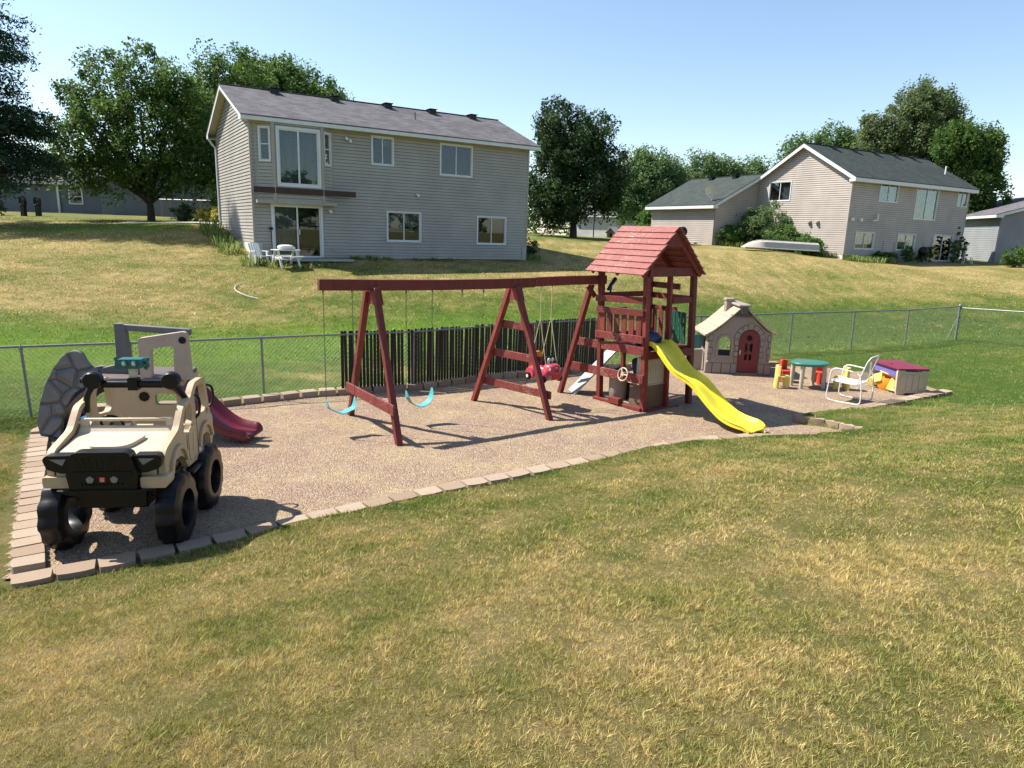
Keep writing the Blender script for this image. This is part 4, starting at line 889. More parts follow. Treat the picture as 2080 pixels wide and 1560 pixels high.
tree('round_shrub', 'dark yew bush beside the trunk of the big dark tree', 16.8, 66, [(0, 0, 1.8, 1.7, 1.5, 2.0)], 'ash', (.1, .5), 90, 70, .5, .2, cat='shrub', limbs=3)
tree('distant_treeline', 'hazy far line of trees behind the neighbouring houses on the left', -62, 95, [(-20+8*i, rng.uniform(-4, 4), 3+rng.uniform(-.6, .8), 5.5, 4, 3.6) for i in range(9)], 'ash', (.4, 1), 300, 60, 1.3, .5, limbs=4)
bpy.data.objects['distant_treeline']['kind'] = 'stuff'
o = tree('distant_treeline', 'far low belt of trees on the horizon between the houses', 30, 150, [(-75+10*i, rng.uniform(-5, 5), 2.4+rng.uniform(-.8, .8), 7, 4, 3.4) for i in range(20)], 'ash', (.4, 1), 420, 60, 1.6, .7, limbs=4); o['kind'] = 'stuff'
o = tree('distant_treeline', 'belt of neighbourhood trees behind the viewpoint, seen only in the window reflections', 0, -55, [(-60+8.5*i, rng.uniform(-5, 5), 4+rng.uniform(-1, 2), 6.5, 4, 6) for i in range(25)], 'ash', (.4, 1), 700, 55, 1.6, .8, limbs=4); o['kind'] = 'stuff'
# shrubs and beds
def shrub(name, label, x, y, r_, h_, kind, n=55, per=55, leaf=.12, group=None, zoff=0, asp=.5, **kw):
    return tree(name, label, x, y, [(0, 0, h_*.5, r_, r_, h_*.5)], kind, (.03, h_*.3), n, per, max(.14, r_*.3), leaf, group, 5, 'shrub', zoff, asp, **kw)
shrub('round_shrub', 'brownish rounded shrub at the left end of the planted bed', -17.3, 36.6, .75, .85, 'dark', leaf=.1)
G = 'pale leaved plants in the bed left of the house'
for i, (x, y, r_, h_, k_) in enumerate([(-16.1, 36.4, .55, .7, 'gold'), (-15.3, 36.0, .6, .9, 'gold'), (-14.7, 35.3, .6, .8, 'gold'), (-15.9, 37.4, .6, 1.3, 'shrub'), (-14.9, 36.8, .55, 1.5, 'shrub')]):
    shrub('bed_plant' if k_ == 'gold' else 'leafy_shrub', ['yellow variegated plant next to the brownish shrub', 'middle yellow variegated plant of the bed', 'yellow variegated plant closest to the gable wall', 'taller green shrub behind the yellow plants', 'tallest feathery green shrub by the downspout'][i], x, y, r_, h_, k_, group=G)
shrub('small_evergreen', 'tiny cone shaped evergreen left of the two black mailboxes', -30.4, 41.2, .28, .95, 'spruce', 30, 40, .08)
def tuft(name, label, x, y, r_, h_, n, kind='weed', group=None, w_=.03, cat='plant', zoff=0):
    o = thing(name, label, cat, (x, y, hz(x, y)+zoff), 0, group)
    a = rng.random(n)*6.283; q = r_*np.sqrt(rng.random(n))*.9; bx_, by_ = q*np.cos(a), q*np.sin(a); hh = h_*rng.uniform(.25, 1.15, n); ln = rng.uniform(.15, .7, n)*h_
    dz = hgt(bx_+x, by_+y)-hz(x, y); s = rng.random(n)*3.14; sx_, sy_ = np.cos(s)*w_/2, np.sin(s)*w_/2; a2 = a+rng.normal(size=n)*.5; lx, ly = np.cos(a2)*ln, np.sin(a2)*ln
    V = np.stack([np.c_[bx_-sx_, by_-sy_, dz-.03], np.c_[bx_+sx_, by_+sy_, dz-.03], np.c_[bx_+sx_+lx*.45, by_+sy_+ly*.45, dz+hh*.8], np.c_[bx_-sx_+lx*.45, by_-sy_+ly*.45, dz+hh*.8], np.c_[bx_+lx, by_+ly, dz+hh*.85]], 1).reshape(-1, 3)
    F = (np.arange(n)[:, None, None]*5+np.array([[0, 1, 2], [0, 2, 3], [3, 2, 4]])[None]).reshape(-1, 3)
    quick_mesh('leaves', V, F, LM[kind], o, attrs={'rnd': np.repeat(rng.random(n), 5)}); return o
c1, s1 = math.cos(.562), math.sin(.562)
def h1w(u, v): return HX[0]+u*c1-v*s1, HX[1]+u*s1+v*c1
G = 'day lilies along the sunlit gable wall'
for i in range(5):
    x, y = h1w(-.75-.1*(i % 2), 1.0+i*1.15); tuft('day_lily', ['day lily clump at the front corner of the white foundation', 'second day lily clump up the bank by the gable wall', 'middle day lily clump along the gable wall', 'fourth day lily clump up the bank', 'day lily clump furthest up the bank near the downspout'][i], x, y, .45, .5, 130, 'weed', G, .03)
G = 'weeds growing along the foot of the shaded house wall'
for i, (u, v, s_) in enumerate([(-.3, -1.0, .55), (.4, -1.5, .45), (2.0, -1.8, .4), (4.0, -.35, .3), (4.7, -.4, .35), (5.4, -.3, .25), (6.8, -.3, .22), (7.6, -.3, .25), (8.4, -.3, .22), (1.2, -2.1, .35)]):
    x, y = h1w(u, v); tuft('weed_clump', ['large weed clump at the front corner of the taupe house', 'weed clump left of the white picnic table', 'weed clump under the patio door', 'weeds at the wall right of the patio slab', 'taller weeds at the wall below the outlet', 'low weeds left of the lower window', 'low weeds under the left lower window', 'low weeds right of the left lower window', 'low weeds in the middle of the long wall', 'weed clump in front of the picnic table'][i], x, y, s_, s_*.55, int(200*s_+40), 'weed', G, .03)
x, y = h1w(13.3, 1.6); shrub('round_shrub', 'low dark shrub beyond the right end of the taupe house', x, y, .9, .9, 'dark', 60, 50, .12)
x, y = h1w(13.1, .0); tuft('weed_clump', 'pale weeds at the right corner of the taupe house', x, y, .4, .3, 120, 'weed', None, .03)
# plants by the right house
c2, s2 = math.cos(.512), math.sin(.512)
def h2w(u, v): return 20.8+u*c2-v*s2, 44.3+u*s2+v*c2
for i, (u, v, r_, h_, k_) in enumerate([(-1.0, 7.2, 1.3, 2.6, 'ash'), (-1.2, 5.4, 1.4, 3.2, 'willow'), (-1.4, 3.8, 1.1, 1.7, 'shrub'), (-2.8, 7.0, 1.0, 1.5, 'shrub'), (-1.3, 1.6, .9, 1.1, 'shrub'), (-.8, 2.6, .8, 1.3, 'ash')]):
    x, y = h2w(u, v); shrub('leafy_shrub', ['dark bush in the corner between garage wing and gable wall', 'tallest grey green bush under the gable window', 'low bush behind the middle of the upturned boat', 'low bush left of the upturned boat', 'weedy bush at the right end of the upturned boat', 'small dark bush under the wall vents'][i], x, y, r_, h_, k_, 90, 60, .15, 'overgrown bushes along the gable wall')
for i in range(12):
    x, y = h2w(-2.9-.3*math.sin(i*2.1)+i*.42, 6.8-i*.78+rng.uniform(-.3, .3)) if i < 9 else h2w(-.2+(i-9)*1.4, -1.1)
    tuft('tall_grass_clump', 'clump of tall unmown grass on the bank around the upturned boat', x, y, .9, .42, 260, 'weed', 'unmown grass clumps below the right house', .04)
for i, (u, h_) in enumerate([(3.2, .7), (4.4, .6), (6.0, .9), (7.6, .8), (8.6, 1.1), (11.6, 2.4), (12.6, 1.6)]):
    x, y = h2w(u, -.5); shrub('climbing_plant' if h_ > 2 else 'leafy_shrub', ['leafy shrub below the first lower window', 'small shrub between the lower windows', 'shrub by the dark grill', 'shrub left of the back door', 'shrub next to the back door', 'tall vine beside the back door', 'bush at the far corner of the long wall'][i], x, y, .34, h_, 'ash', 35, 45, .12, 'plants along the long wall of the right house')
x, y = h2w(-3.4, 8.0); tuft('weed_clump', 'pale weeds at the corner of the garage wing', x, y, .5, .6, 140, 'weed')
for i, (x, y) in enumerate([(32.5, 45.5), (34.3, 46.6), (36.4, 46.8)]): shrub('leafy_shrub', ['bush left of the far right house', 'second bush before the far right house', 'rounded bush at the right edge before the grey wall'][i], x, y, .8, 1.3, 'ash', 60, 50, .14, 'bushes before the far right house')
# ---------------------------------------------------------------- wooden playset
play = thing('wooden_playset', 'red stained wooden swing frame joined to a roofed play tower with yellow slide', 'playset', (2.33, 11.69, 0), R(36))
LV = Vector((-.809, .588, 0))*.04
def lean(m): m.v = [tuple(Vector(p)+LV*p[2]) if p[0] > -1 else p for p in m.v]; return m
def pb(name, bars, mat='red', parent=play, lab=None, w=.038, bev=.004):
    """boards: list of (p, q, width, height[, up])"""
    m = MB()
    for b in bars: m.bar(b[0], b[1], b[2], b[3], b[4] if len(b) > 4 else (0, 0, 1))
    o = lean(m).build(name, M[mat], parent, bevel=bev, seg=1)
    if lab: o['label'] = lab
    return o
BX = -.08; Bp, Ap, Dp, Ep, Cp = (BX, 1.04), (0, 0), (1.2, .0), (1.18, 1.04), (.60, .02)
for (x, y), w_ in ((Ap, .095), (Bp, .095), (Dp, .095), (Ep, .095)):
    pb('tower_post', [((x, y, -.1), (x, y, 2.40), w_, w_, (1, 0, 0))])
pb('tower_post', [((Cp[0], Cp[1], -.1), (Cp[0], Cp[1], 2.38), .06, .09, (0, 1, 0))]); pb('tower_post', [((.52, 1.04, -.1), (.52, 1.04, 1.05), .07, .08, (0, 1, 0))])
# deck
m = MB()
for i in range(9): y = .03+i*.113; m.box(-.04, 1.18, y, y+.105, 1.055, 1.085)
lean(m).build('deck', M['red'], play, bevel=.003, seg=1)
pb('deck_joist', [((.0, -.035, .99), (1.24, -.035, .99), .035, .13), ((BX, 1.08, .99), (1.22, 1.08, .99), .035, .13), ((1.225, 0, .99), (1.22, 1.04, .99), .035, .13)])
# long boards from the rear leg to the front post
pb('side_board', [((-.14, 1.93, .53), (-.068, -.045, .575), .036, .16)], 'red_worn', lab='lower long board with flaking red paint'); pb('side_board', [((-.12, 1.70, 1.03), (-.068, -.045, 1.075), .036, .15)], 'red_worn', lab='upper long board with flaking red paint')
pb('ground_sill', [((-.15, 1.12, .03), (-.06, .0, .03), .07, .06)]); pb('step_block', [((-.14, .70, .085), (-.12, .45, .085), .11, .11)])
pb('ground_sill', [((.05, -.06, .01), (.85, -.06, .01), .06, .05)])
# left railing
L0 = lambda y, z, o=-.075: (BX*y+o, y, z)
pb('guard_rail', [(L0(1.09, 1.245), L0(-.03, 1.27), .034, .13)], 'red_worn'); pb('guard_rail', [(L0(1.07, 1.70), L0(-.02, 1.735), .034, .12)], 'red_worn'); pb('guard_rail', [(L0(1.09, 1.90), L0(-.02, 1.95), .034, .11)])
for i in range(6):
    y = .95-i*.168; pb('picket', [(L0(y, 1.19, -.045), L0(y, 1.70, -.045), .125, .022, (1, 0, 0))])
# back side: rails and pickets
pb('guard_rail', [((BX, 1.09, 1.95), (1.2, 1.09, 1.95), .034, .1)]); pb('guard_rail', [((BX, 1.09, 1.66), (.62, 1.09, 1.66), .034, .1)]); pb('guard_rail', [((BX, 1.09, 1.2), (1.2, 1.09, 1.2), .034, .1)])
for x in (.02, .19, .36): pb('picket', [((x, 1.065, 1.15), (x, 1.065, 1.7), .022, .09, (1, 0, 0))])
# right side: rails, three red pickets, then the green pickets
pb('guard_rail', [((1.245, .35, 2.13), (1.235, 1.08, 2.13), .034, .11)]); pb('guard_rail', [((1.245, .0, 1.93), (1.235, 1.08, 1.93), .034, .11)]); pb('guard_rail', [((1.245, .40, 1.70), (1.235, 1.08, 1.70), .034, .09)])
pb('guard_rail', [((.64, -.02, 1.93), (1.19, -.02, 1.93), .034, .11)])
for y in (.60, .76, .92): pb('picket', [((1.215, y, 1.09), (1.215, y, 1.72), .10, .022, (1, 0, 0))])
for x in (.84, .98, 1.11, 1.23):
    m = MB(); out = fil([(x-.056, 1.09), (x+.056, 1.09), (x+.056, 1.68), (x-.056, 1.68)], .02, 2); m.plate(out, -.012, .012, lambda u, v, w: (1.19+w, .06+(u-.7)*.9, v), [fil([(x-.018, a), (x+.018, a), (x+.018, a+.09), (x-.018, a+.09)], .015, 3) for a in (1.16, 1.32, 1.48)])
    o = lean(m).build('picket', M['green'], play); o['label'] = 'green plastic picket with slots'
# header beams and gable roof
pb('header_beam', [((-.02, -.07, 2.43), (1.30, -.07, 2.43), .04, .155)]); pb('header_beam', [((-.1, 1.11, 2.43), (1.27, 1.11, 2.43), .04, .155)])
ex0, ex1, ez, rx, rz_, y0, y1 = -.30, 1.28, 2.37, .50, 3.17, -.20, 1.20
for side, xa in ((0, ex0), (1, ex1)):
    m = MB(); n = 8
    for i in range(n):
        t0, t1 = i/n, (i+1)/n+.02; nx, nz = (-(rz_-ez), (rx-xa)) if side == 0 else ((rz_-ez), -(rx-xa)); q = math.hypot(nx, nz); nx, nz = nx/q, nz/q
        if nz < 0: nx, nz = -nx, -nz
        p = Vector((xa+(rx-xa)*t0, 0, ez+(rz_-ez)*t0)); r2 = Vector((xa+(rx-xa)*t1, 0, ez+(rz_-ez)*t1)); up_ = Vector((nx, 0, nz)); jy = random.uniform(-.015, .015); off = .022
        vs = []
        for y in (y0+jy, y1+random.uniform(-.015, .015)):
            for b, o1 in ((p, off), (r2, .0)): vs += [b+up_*(o1+.018)+Vector((0, y, 0)), b+up_*o1*.8+Vector((0, y, 0))]
        m.add(vs, [(0, 1, 3, 2), (4, 6, 7, 5), (0, 2, 6, 4), (1, 5, 7, 3), (0, 4, 5, 1), (2, 3, 7, 6)])
    m.v = [tuple(Vector(q)+LV*2.4) for q in m.v]
    o = m.build('roof_slope', M['red_roof'], play, bevel=.003, seg=1)
    o['label'] = ['sunlit left roof slope with worn lapped boards', 'right roof slope of lapped boards'][side]
for y in (-.12, .5, 1.12):
    pb('rafter', [((ex0+.05, y, ez), (rx, y, rz_-.06), .038, .09), ((ex1-.05, y, ez), (rx, y, rz_-.06), .038, .09)])
m = MB(); m.plate([(rx-.22, 2.86), (rx+.22, 2.86), (rx+.05, 3.08), (rx-.05, 3.08)], -.155, -.135, XZ); lean(m).build('gable_plate', M['red'], play)
# swing beam in two pieces and the A frames
def bz(x): t_ = (x+5.34)/5.34; return 2.215-.035*math.sin(math.pi*min(1, t_*1.15))
by_ = lambda x: 1.30+(x+5.34)/5.34*(-.15)
xs = [-5.34, -4.4, -3.4, -2.4, -1.62]
m = MB(); m.loft([[(x, by_(x)-.045, bz(x)-.08), (x, by_(x)+.045, bz(x)-.08), (x, by_(x)+.045, bz(x)+.08), (x, by_(x)-.045, bz(x)+.08)] for x in xs]); o = m.build('swing_beam', M['red'], play, bevel=.005, seg=1); o['label'] = 'long left piece of the swing beam'
xs = [-1.612, -.8, -.0]; m = MB(); m.loft([[(x, by_(x)-.043, bz(x)-.078+.01), (x, by_(x)+.043, bz(x)-.07), (x, by_(x)+.043, bz(x)+.088), (x, by_(x)-.043, bz(x)+.088)] for x in xs]); o = m.build('swing_beam', M['red'], play, bevel=.005, seg=1); o['label'] = 'short right piece of the swing beam'
def leg(foot, top): return pb('frame_leg', [(foot, top, .09, .09, (1, 0, 0))], bev=.006)
leg((-4.57, .34, -.08), (-4.52, 1.20, 2.15)); leg((-4.52, 2.26, -.08), (-4.58, 1.36, 2.12))
leg((-1.84, .30, -.08), (-2.00, 1.16, 2.14)); leg((-2.2, 2.14, -.08), (-2.02, 1.31, 2.12)); leg((-.38, 1.87, -.08), (-.16, 1.22, 2.14))
def on(f, t_, z): k = (z-f[2])/(t_[2]-f[2]); return Vector(f)+(Vector(t_)-Vector(f))*k
fa, ta, fb, tb = (-4.57, .34, 0), (-4.52, 1.20, 2.15), (-4.52, 2.26, 0), (-4.58, 1.36, 2.12)
def cross(z, fa, ta, fb, tb, off, h=.14, ex=.1):
    a, b = on(fa, ta, z), on(fb, tb, z); d = (b-a).normalized(); a -= d*ex; b += d*ex; a.x += off; b.x += off; return pb('cross_board', [(a, b, .036, h)], 'red_worn')
cross(.50, fa, ta, fb, tb, -.065, .15, .13)
fa, ta, fb, tb = (-1.84, .30, 0), (-2.00, 1.16, 2.14), (-2.2, 2.14, 0), (-2.02, 1.31, 2.12)
for z in (.40, .95, 1.47): cross(z, fa, ta, fb, tb, .07 if z > 0 else 0, .13, .06)
for x in (-4.50, -1.98):
    m = MB(); b_ = bz(x)
    for o_ in (.055, -.055): m.plate(fil([(by_(x)-.17, b_-.28), (by_(x)+.17, b_-.28), (by_(x)+.075, b_-.06), (by_(x)-.075, b_-.06)], .01, 1), x+o_-.012, x+o_+.012, YZ)
    m.build('gusset', M['red'], play, bevel=.003, seg=1)
pb('knee_brace', [((-.30, 1.17, 2.12), (-.12, 1.17, 1.92), .04, .09)])
m = MB()
for x in (-4.56, -4.46, -2.05, -1.93, -1.61, -.12):
    for z in (-.03, .03): m.lathe([(.011, -.012), (.013, 0), (.004, .003)], (x, by_(x)-.045, bz(x)+z), 8, 'Y')
m.build('bolts', M['steel'], play)
m = MB()
for x, y, zs in ((-.125, .0, (.57, 1.08, 1.27, 1.735, 1.95)), (-.215, 1.03, (.55, 1.05, 1.24, 1.70, 1.90))):
    for z in zs:
        for dz_ in (-.03, .03): m.lathe([(.010, -.010), (.011, 0), (.003, .002)], (x+.028, y, z+dz_), 6, 'X')
for x in (.0, .6, 1.2):
    for dz_ in (-.035, .035): m.lathe([(.010, -.012), (.011, 0), (.003, .002)], (x, -.092, 2.43+dz_), 6, 'Y')
lean(m).build('board_screws', M['steel'], play)
# steering wheel on the lower board
m = MB(); q = Euler((0, R(-78), 0)).to_matrix(); cx, cy, cz = -.135, .42, .60
ring = [(.115*math.cos(a*math.pi/12), .115*math.sin(a*math.pi/12), 0) for a in range(24)]
m.tube([q@Vector(p)+Vector((cx, cy, cz)) for p in ring], .0125, 6, True)
for k in range(3): a = 2.1*k+.5; m.tube([q@Vector((0, 0, .01))+Vector((cx, cy, cz)), q@Vector((.112*math.cos(a), .112*math.sin(a), 0))+Vector((cx, cy, cz))], .012, 6)
m.lathe([(.035, -.03), (.035, .015), (.02, .025)], (cx+.01, cy, cz), 12, 'X'); m.build('steering_wheel', M['tan2'], play, smooth=50)
# telescope on the back rail
m = MB(); m.tube([(-.02, .93, 2.06), (.10, .98, 2.14), (.26, 1.04, 2.24)], [.028, .033, .040], 10); m.tube([(.10, 1.0, 1.98), (.11, .98, 2.13)], .018, 6); lean(m).build('telescope', M['navy'], play, smooth=40)
# climbing ramp
m = MB(); q0, q1 = Vector((-.175, 1.735, .0)), Vector((.66, 1.35, .98)); 
d = (q1-q0).normalized(); m.bar(q0, q1, .42, .03, (0, 0, 1)); pts = m.v
m.build('climbing_ramp', M['weathered'], play, bevel=.004, seg=1)
m = MB(); sd_ = d.cross(Vector((0, 0, 1))).normalized(); un = sd_.cross(d).normalized()
for k in range(5): c_ = q0+(q1-q0)*(.12+.18*k)+un*.028; m.bar(c_-sd_*.19, c_+sd_*.19, .03, .02, un)
# wave slide
yp = [(.10, 1.17), (-.02, 1.165), (-.16, 1.06), (-.36, .86), (-.52, .735), (-.68, .675), (-.84, .60), (-1.02, .46), (-1.22, .30), (-1.42, .175), (-1.58, .12), (-1.74, .095), (-1.90, .085), (-1.97, .06)]
pth = smooth_path([(0, a, b) for a, b in yp], 4); rings = []
for i, p in enumerate(pth):
    t_ = pth[min(i+1, len(pth)-1)]-pth[max(i-1, 0)]; t_.normalize(); nn = Vector((0, -t_.z, t_.y)); nn = nn if nn.z > 0 else -nn
    s = i/(len(pth)-1); hw = .23+.015*math.sin(s*9); wallh = .10*min(1, s*5+.45)*(1 if s < .88 else max(.35, 1-(s-.88)*5)); lip = .03
    prof = [(-hw-lip, wallh-.03), (-hw-lip*.6, wallh), (-hw, wallh-.012), (-hw+.035, .012), (-hw*.35, .0), (0, .012), (hw*.35, .0), (hw-.035, .012), (hw, wallh-.012), (hw+lip*.6, wallh), (hw+lip, wallh-.03), (hw+lip-.012, wallh-.032), (hw+.012, -.012+wallh*.1), (hw-.05, -.022), (-hw+.05, -.022), (-hw-.012, -.012+wallh*.1), (-hw-lip+.012, wallh-.032)]
    rings.append([p+Vector((a, 0, 0))+nn*b for a, b in prof])
m = MB(); m.loft(rings)
for v_ in (-.2, .2): m.tube([(v_, -1.86, .07), (v_, -1.97, .005), (v_+.0, -2.02, .02)], .02, 6)
sl_ = m.build('slide', M['yellow'], play, smooth=60); sl_.location = (.29, 0, 0); sl_.rotation_euler = (0, 0, R(6.5)); sl_['label'] = 'bright yellow plastic wave slide'
# ---------------------------------------------------------------- things in and under the tower
def pl(x, y, z=0):
    return play.matrix_basis@Vector((x, y, z)) if False else Vector((2.33+.809*x-.588*y, 11.69+.588*x+.809*y, z))
kit = thing('toy_kitchen', 'beige and brown plastic play kitchen standing under the tower deck behind the front post', 'toy kitchen', tuple(pl(.05, .07)), R(36))
m = MB(); m.plate(fil([(0, 0), (.52, 0), (.52, .43), (0, .43)], .02, 3), 0, .34, XZ)
for i in range(11): x = .03+i*.046; m.box(x, x+.03, -.006, 0, .03, .36)
m.build('base', M['brown_pl'], kit, bevel=.008); m = MB(); m.box(-.03, .545, -.02, .37, .43, .455); m.build('counter', M['tan2'], kit, bevel=.01)
m = MB(); m.plate(fil([(.0, .455), (.52, .455), (.52, .90), (.46, .96), (.06, .96), (.0, .90)], .03, 4), 0, .06, XZ)
for i in range(10): x = .04+i*.047; m.box(x, x+.022, -.006, 0, .50, .80)
m.box(.0, .05, .06, .20, .455, .92); m.box(.47, .52, .06, .2, .455, .92); m.box(.02, .5, .06, .2, .86, .89); m.build('back_panel', M['cream'], kit, bevel=.006)
m = MB(); m.box(.06, .3, .1, .3, .456, .466); m.build('sink', M['taupe'], kit)
bar_ = thing('plastic_barrel', 'faded grey mauve barrel under the tower beside the left post', 'barrel', tuple(pl(.14, .80)), 0)
m = MB(); m.lathe([(.145, 0), (.16, .02), (.165, .25), (.17, .47), (.178, .48), (.178, .50), (.165, .50), (.155, .3)], n=24, caps=False); m.lathe([(.02, .02), (.15, .02)], n=24, caps=False); m.build('shell', M['taupe'], bar_, smooth=50)
bowl = thing('toy_bowl', 'round teal and white bowl lying tilted on the grey mauve barrel', 'bowl', tuple(pl(.12, .78, .52)), 0, rot=(R(12), R(-20), 0))
m = MB(); m.lathe([(.02, 0), (.09, .01), (.135, .05), (.15, .06), (.135, .062), (.085, .025), (.02, .02)], n=20, caps=False); m.build('rim', M['navy'], bowl, smooth=50); m = MB(); m.ball((0, 0, .03), .07, 14, 8, sz=.5); m.build('lid', M['teal_light'], bowl, smooth=60)
tub = thing('round_tub', 'dark round tub lying on its side under the tower deck', 'tub', tuple(pl(.46, .72, .60)), R(36), rot=(R(75), 0, R(70)))
m = MB(); m.lathe([(.02, 0), (.17, .0), (.19, .03), (.20, .20), (.21, .21), (.195, .22), (.17, .04), (.02, .03)], n=24, caps=False); m.build('shell', M['greyd'], tub, smooth=50)
crt = thing('plastic_crate', 'dark plastic crate under the deck holding up the dark tub', 'crate', tuple(pl(.36, .62)), R(36))
m = MB(); m.box(0, .36, 0, .30, 0, .40); m.build('shell', M['charcoal'], crt, bevel=.015)
clm = thing('black_climber', 'low black plastic climbing block with round holes behind the slide', 'toy', tuple(pl(.72, .42)), R(36))
hls = [fil([(a-.045, b-.05), (a+.045, b-.05), (a+.045, b+.05), (a-.045, b+.05)], .03, 4) for a in (.08, .24) for b in (.10, .27)]
m = MB(); m.plate(fil([(0, 0), (.36, 0), (.34, .20), (.27, .36), (.08, .40), (0, .34)], .05, 4), 0, .03, XZ, hls); m.plate(fil([(0, 0), (.36, 0), (.34, .20), (.27, .36), (.08, .40), (0, .34)], .05, 4), .25, .28, XZ, hls)
for a in (.0, .32): m.box(a, a+.03, .03, .25, .0, .05)
m.box(.10, .26, .03, .25, .34, .37); m.build('frame', M['black'], clm, bevel=.006)
brd = thing('plastic_board', 'curved pale plastic piece lying on the gravel under the deck', 'board', tuple(pl(.16, .42)), R(36))
m = MB(); m.loft([[(x, -.14, .03+z_), (x, .14, .03+z_), (x, .14, .05+z_), (x, -.14, .05+z_)] for x, z_ in ((-.1, .0), (0, .02), (.1, .015), (.2, 0), (.28, -.02))]); m.build('panel', M['taupe'], brd)
# blue crumpled cover on the deck
bag = thing('blue_bag', 'crumpled dark blue bag lying on the tower deck at the slide top', 'bag', tuple(pl(.33, .33, 1.09)), R(30))
m = MB(); rings = []
for i in range(11):
    p_ = math.pi*i/10; ring = []
    for k in range(22):
        a = 2*math.pi*k/22; rr = math.sin(p_)**.6*(1+.13*math.sin(a*5+i)+.08*math.sin(a*9-i*2.2)+.06*random.uniform(-1, 1)); ring.append((.27*rr*math.cos(a), .2*rr*math.sin(a), .135-.135*math.cos(p_)*(1+.12*math.sin(a*4+i*1.3))))
    rings.append(ring)
m.loft(rings); m.build('fabric', M['tarp'], bag, smooth=50); m = MB(); m.tube(smooth_path([(-.1, 0, .25), (-.05, -.03, .33), (.06, -.03, .33), (.1, 0, .25)], 5), .01, 5); m.build('handle', M['tarp'], bag)
# ---------------------------------------------------------------- belt swings
def chain(m, a, b, link=.034, r=.0035):
    a, b = Vector(a), Vector(b); L_ = (b-a).length; d = (b-a)/L_; n = int(L_/link*1.25); s = d.cross(Vector((1, .3, 0))).normalized(); u = d.cross(s)
    for i in range(n):
        c = a+d*L_*(i+.5)/n; q = s if i % 2 else u
        m.tube([c+d*link*.5*math.cos(t_)+q*link*.27*math.sin(t_) for t_ in [k*math.pi/3 for k in range(6)]], r, 4, True)
def belt_swing(x0, x1, yo, zlow, label):
    ax, bx_ = x0, x1; o = thing('belt_swing', label, 'swing', tuple(pl((x0+x1)/2, by_(x0)+yo, 0)), R(36), 'belt swings hanging from the red beam'); xm = (x0+x1)/2
    yc = 0; w_ = .075; za = .56; half = (x1-x0)/2
    pts = [(-half, za-.02), (-half*.86, za-.14), (-half*.55, zlow+.055), (0, zlow), (half*.55, zlow+.03), (half*.9, za-.17), (half, za-.02)]
    P_ = smooth_path([(a, 0, b) for a, b in pts], 5); rings = []
    for i, p in enumerate(P_):
        s = i/(len(P_)-1); ww = w_*(.35+.65*min(1, math.sin(math.pi*s)*2.2)); rings.append([(p.x, -ww, p.z), (p.x, ww, p.z), (p.x, ww, p.z+.012), (p.x, -ww, p.z+.012)])
    m = MB(); m.loft(rings); m.build('seat', M['teal_light'], o, smooth=40)
    for sx_ in (-1, 1):
        m = MB(); top = (sx_*half*.98, -yo, bz(xm)-.075); chain(m, top, (sx_*half, 0, za)); m.tube([Vector(top)+Vector((0, 0, .03)), Vector(top)+Vector((0, 0, -.04))], .012, 6); m.build('chain', M['steel'], o)
    return o
belt_swing(-5.28, -4.84, -.02, .32, 'teal belt swing outermost on the beam, left of the first A frame')
belt_swing(-4.00, -3.54, .0, .27, 'teal belt swing between the two A frames')
# spare hooks of a missing swing
m = MB()
for x in (-3.02, -2.62): m.tube([(x, by_(x), bz(x)-.08), (x, by_(x), bz(x)-.13)], .012, 6); chain(m, (x, by_(x), bz(x)-.13), (x, by_(x), bz(x)-.20))
m.build('swing_hooks', M['steel'], play)
# ---------------------------------------------------------------- toddler car swing (forward is local -y)
cs = thing('car_swing', 'red toddler car swing with googly eyes and yellow seat back hung on yellow ropes', 'swing', tuple(pl(-1.33, 1.19, .46)), R(40))
def sup(cx, cy, cz, sx_, sy_, sz_, n=20, m_=12, e=.7, bm=None):
    m = bm or MB(); rings = []
    f = lambda c, ex: math.copysign(abs(c)**ex, c)
    for i in range(m_+1):
        p_ = -math.pi/2+math.pi*i/m_; cp, sp = max(.001, math.cos(p_)), math.sin(p_); rings.append([(cx+sx_*f(cp, e)*f(math.cos(2*math.pi*k/n), e), cy+sy_*f(cp, e)*f(math.sin(2*math.pi*k/n), e), cz+sz_*f(sp, e)) for k in range(n)])
    m.loft(rings); return m
m = sup(0, 0, .20, .165, .27, .09); sup(0, -.20, .23, .15, .13, .115, bm=m)
for sx_ in (-1, 1):
    for y in (-.17, .17): m.lathe([(.10, -.035), (.115, 0), (.10, .035)], (sx_*.155, y, .13), 16, 'X')
m.build('body', M['pink_red'], cs, smooth=60)
m = MB(); m.plate(fil([(-.12, .22), (.12, .22), (.12, .40), (.09, .50), (-.09, .50), (-.12, .40)], .05, 5), .17, .23, XZ); b_ = m.build('seat_back', M['orange'], cs, bevel=.012); m = MB(); m.box(-.122, .122, .165, .235, .24, .36); m.build('seat_band', M['red_pl'], cs, bevel=.01)
for sx_ in (-1, 1):
    for y in (-.2, .19):
        m = MB(); m.lathe([(.02, -.028), (.06, -.028), (.07, -.012), (.07, .012), (.06, .028), (.02, .028)], (sx_*.19, y, .075), 18, 'X'); wh = m.build('wheel', M['black'], cs, smooth=40)
        m = MB(); m.lathe([(.03, 0), (.032, .005), (.01, .008)], (sx_*.19+(.026 if sx_ > 0 else -.034), y, .075), 12, 'X'); m.build('hub', M['white_pl'], wh)
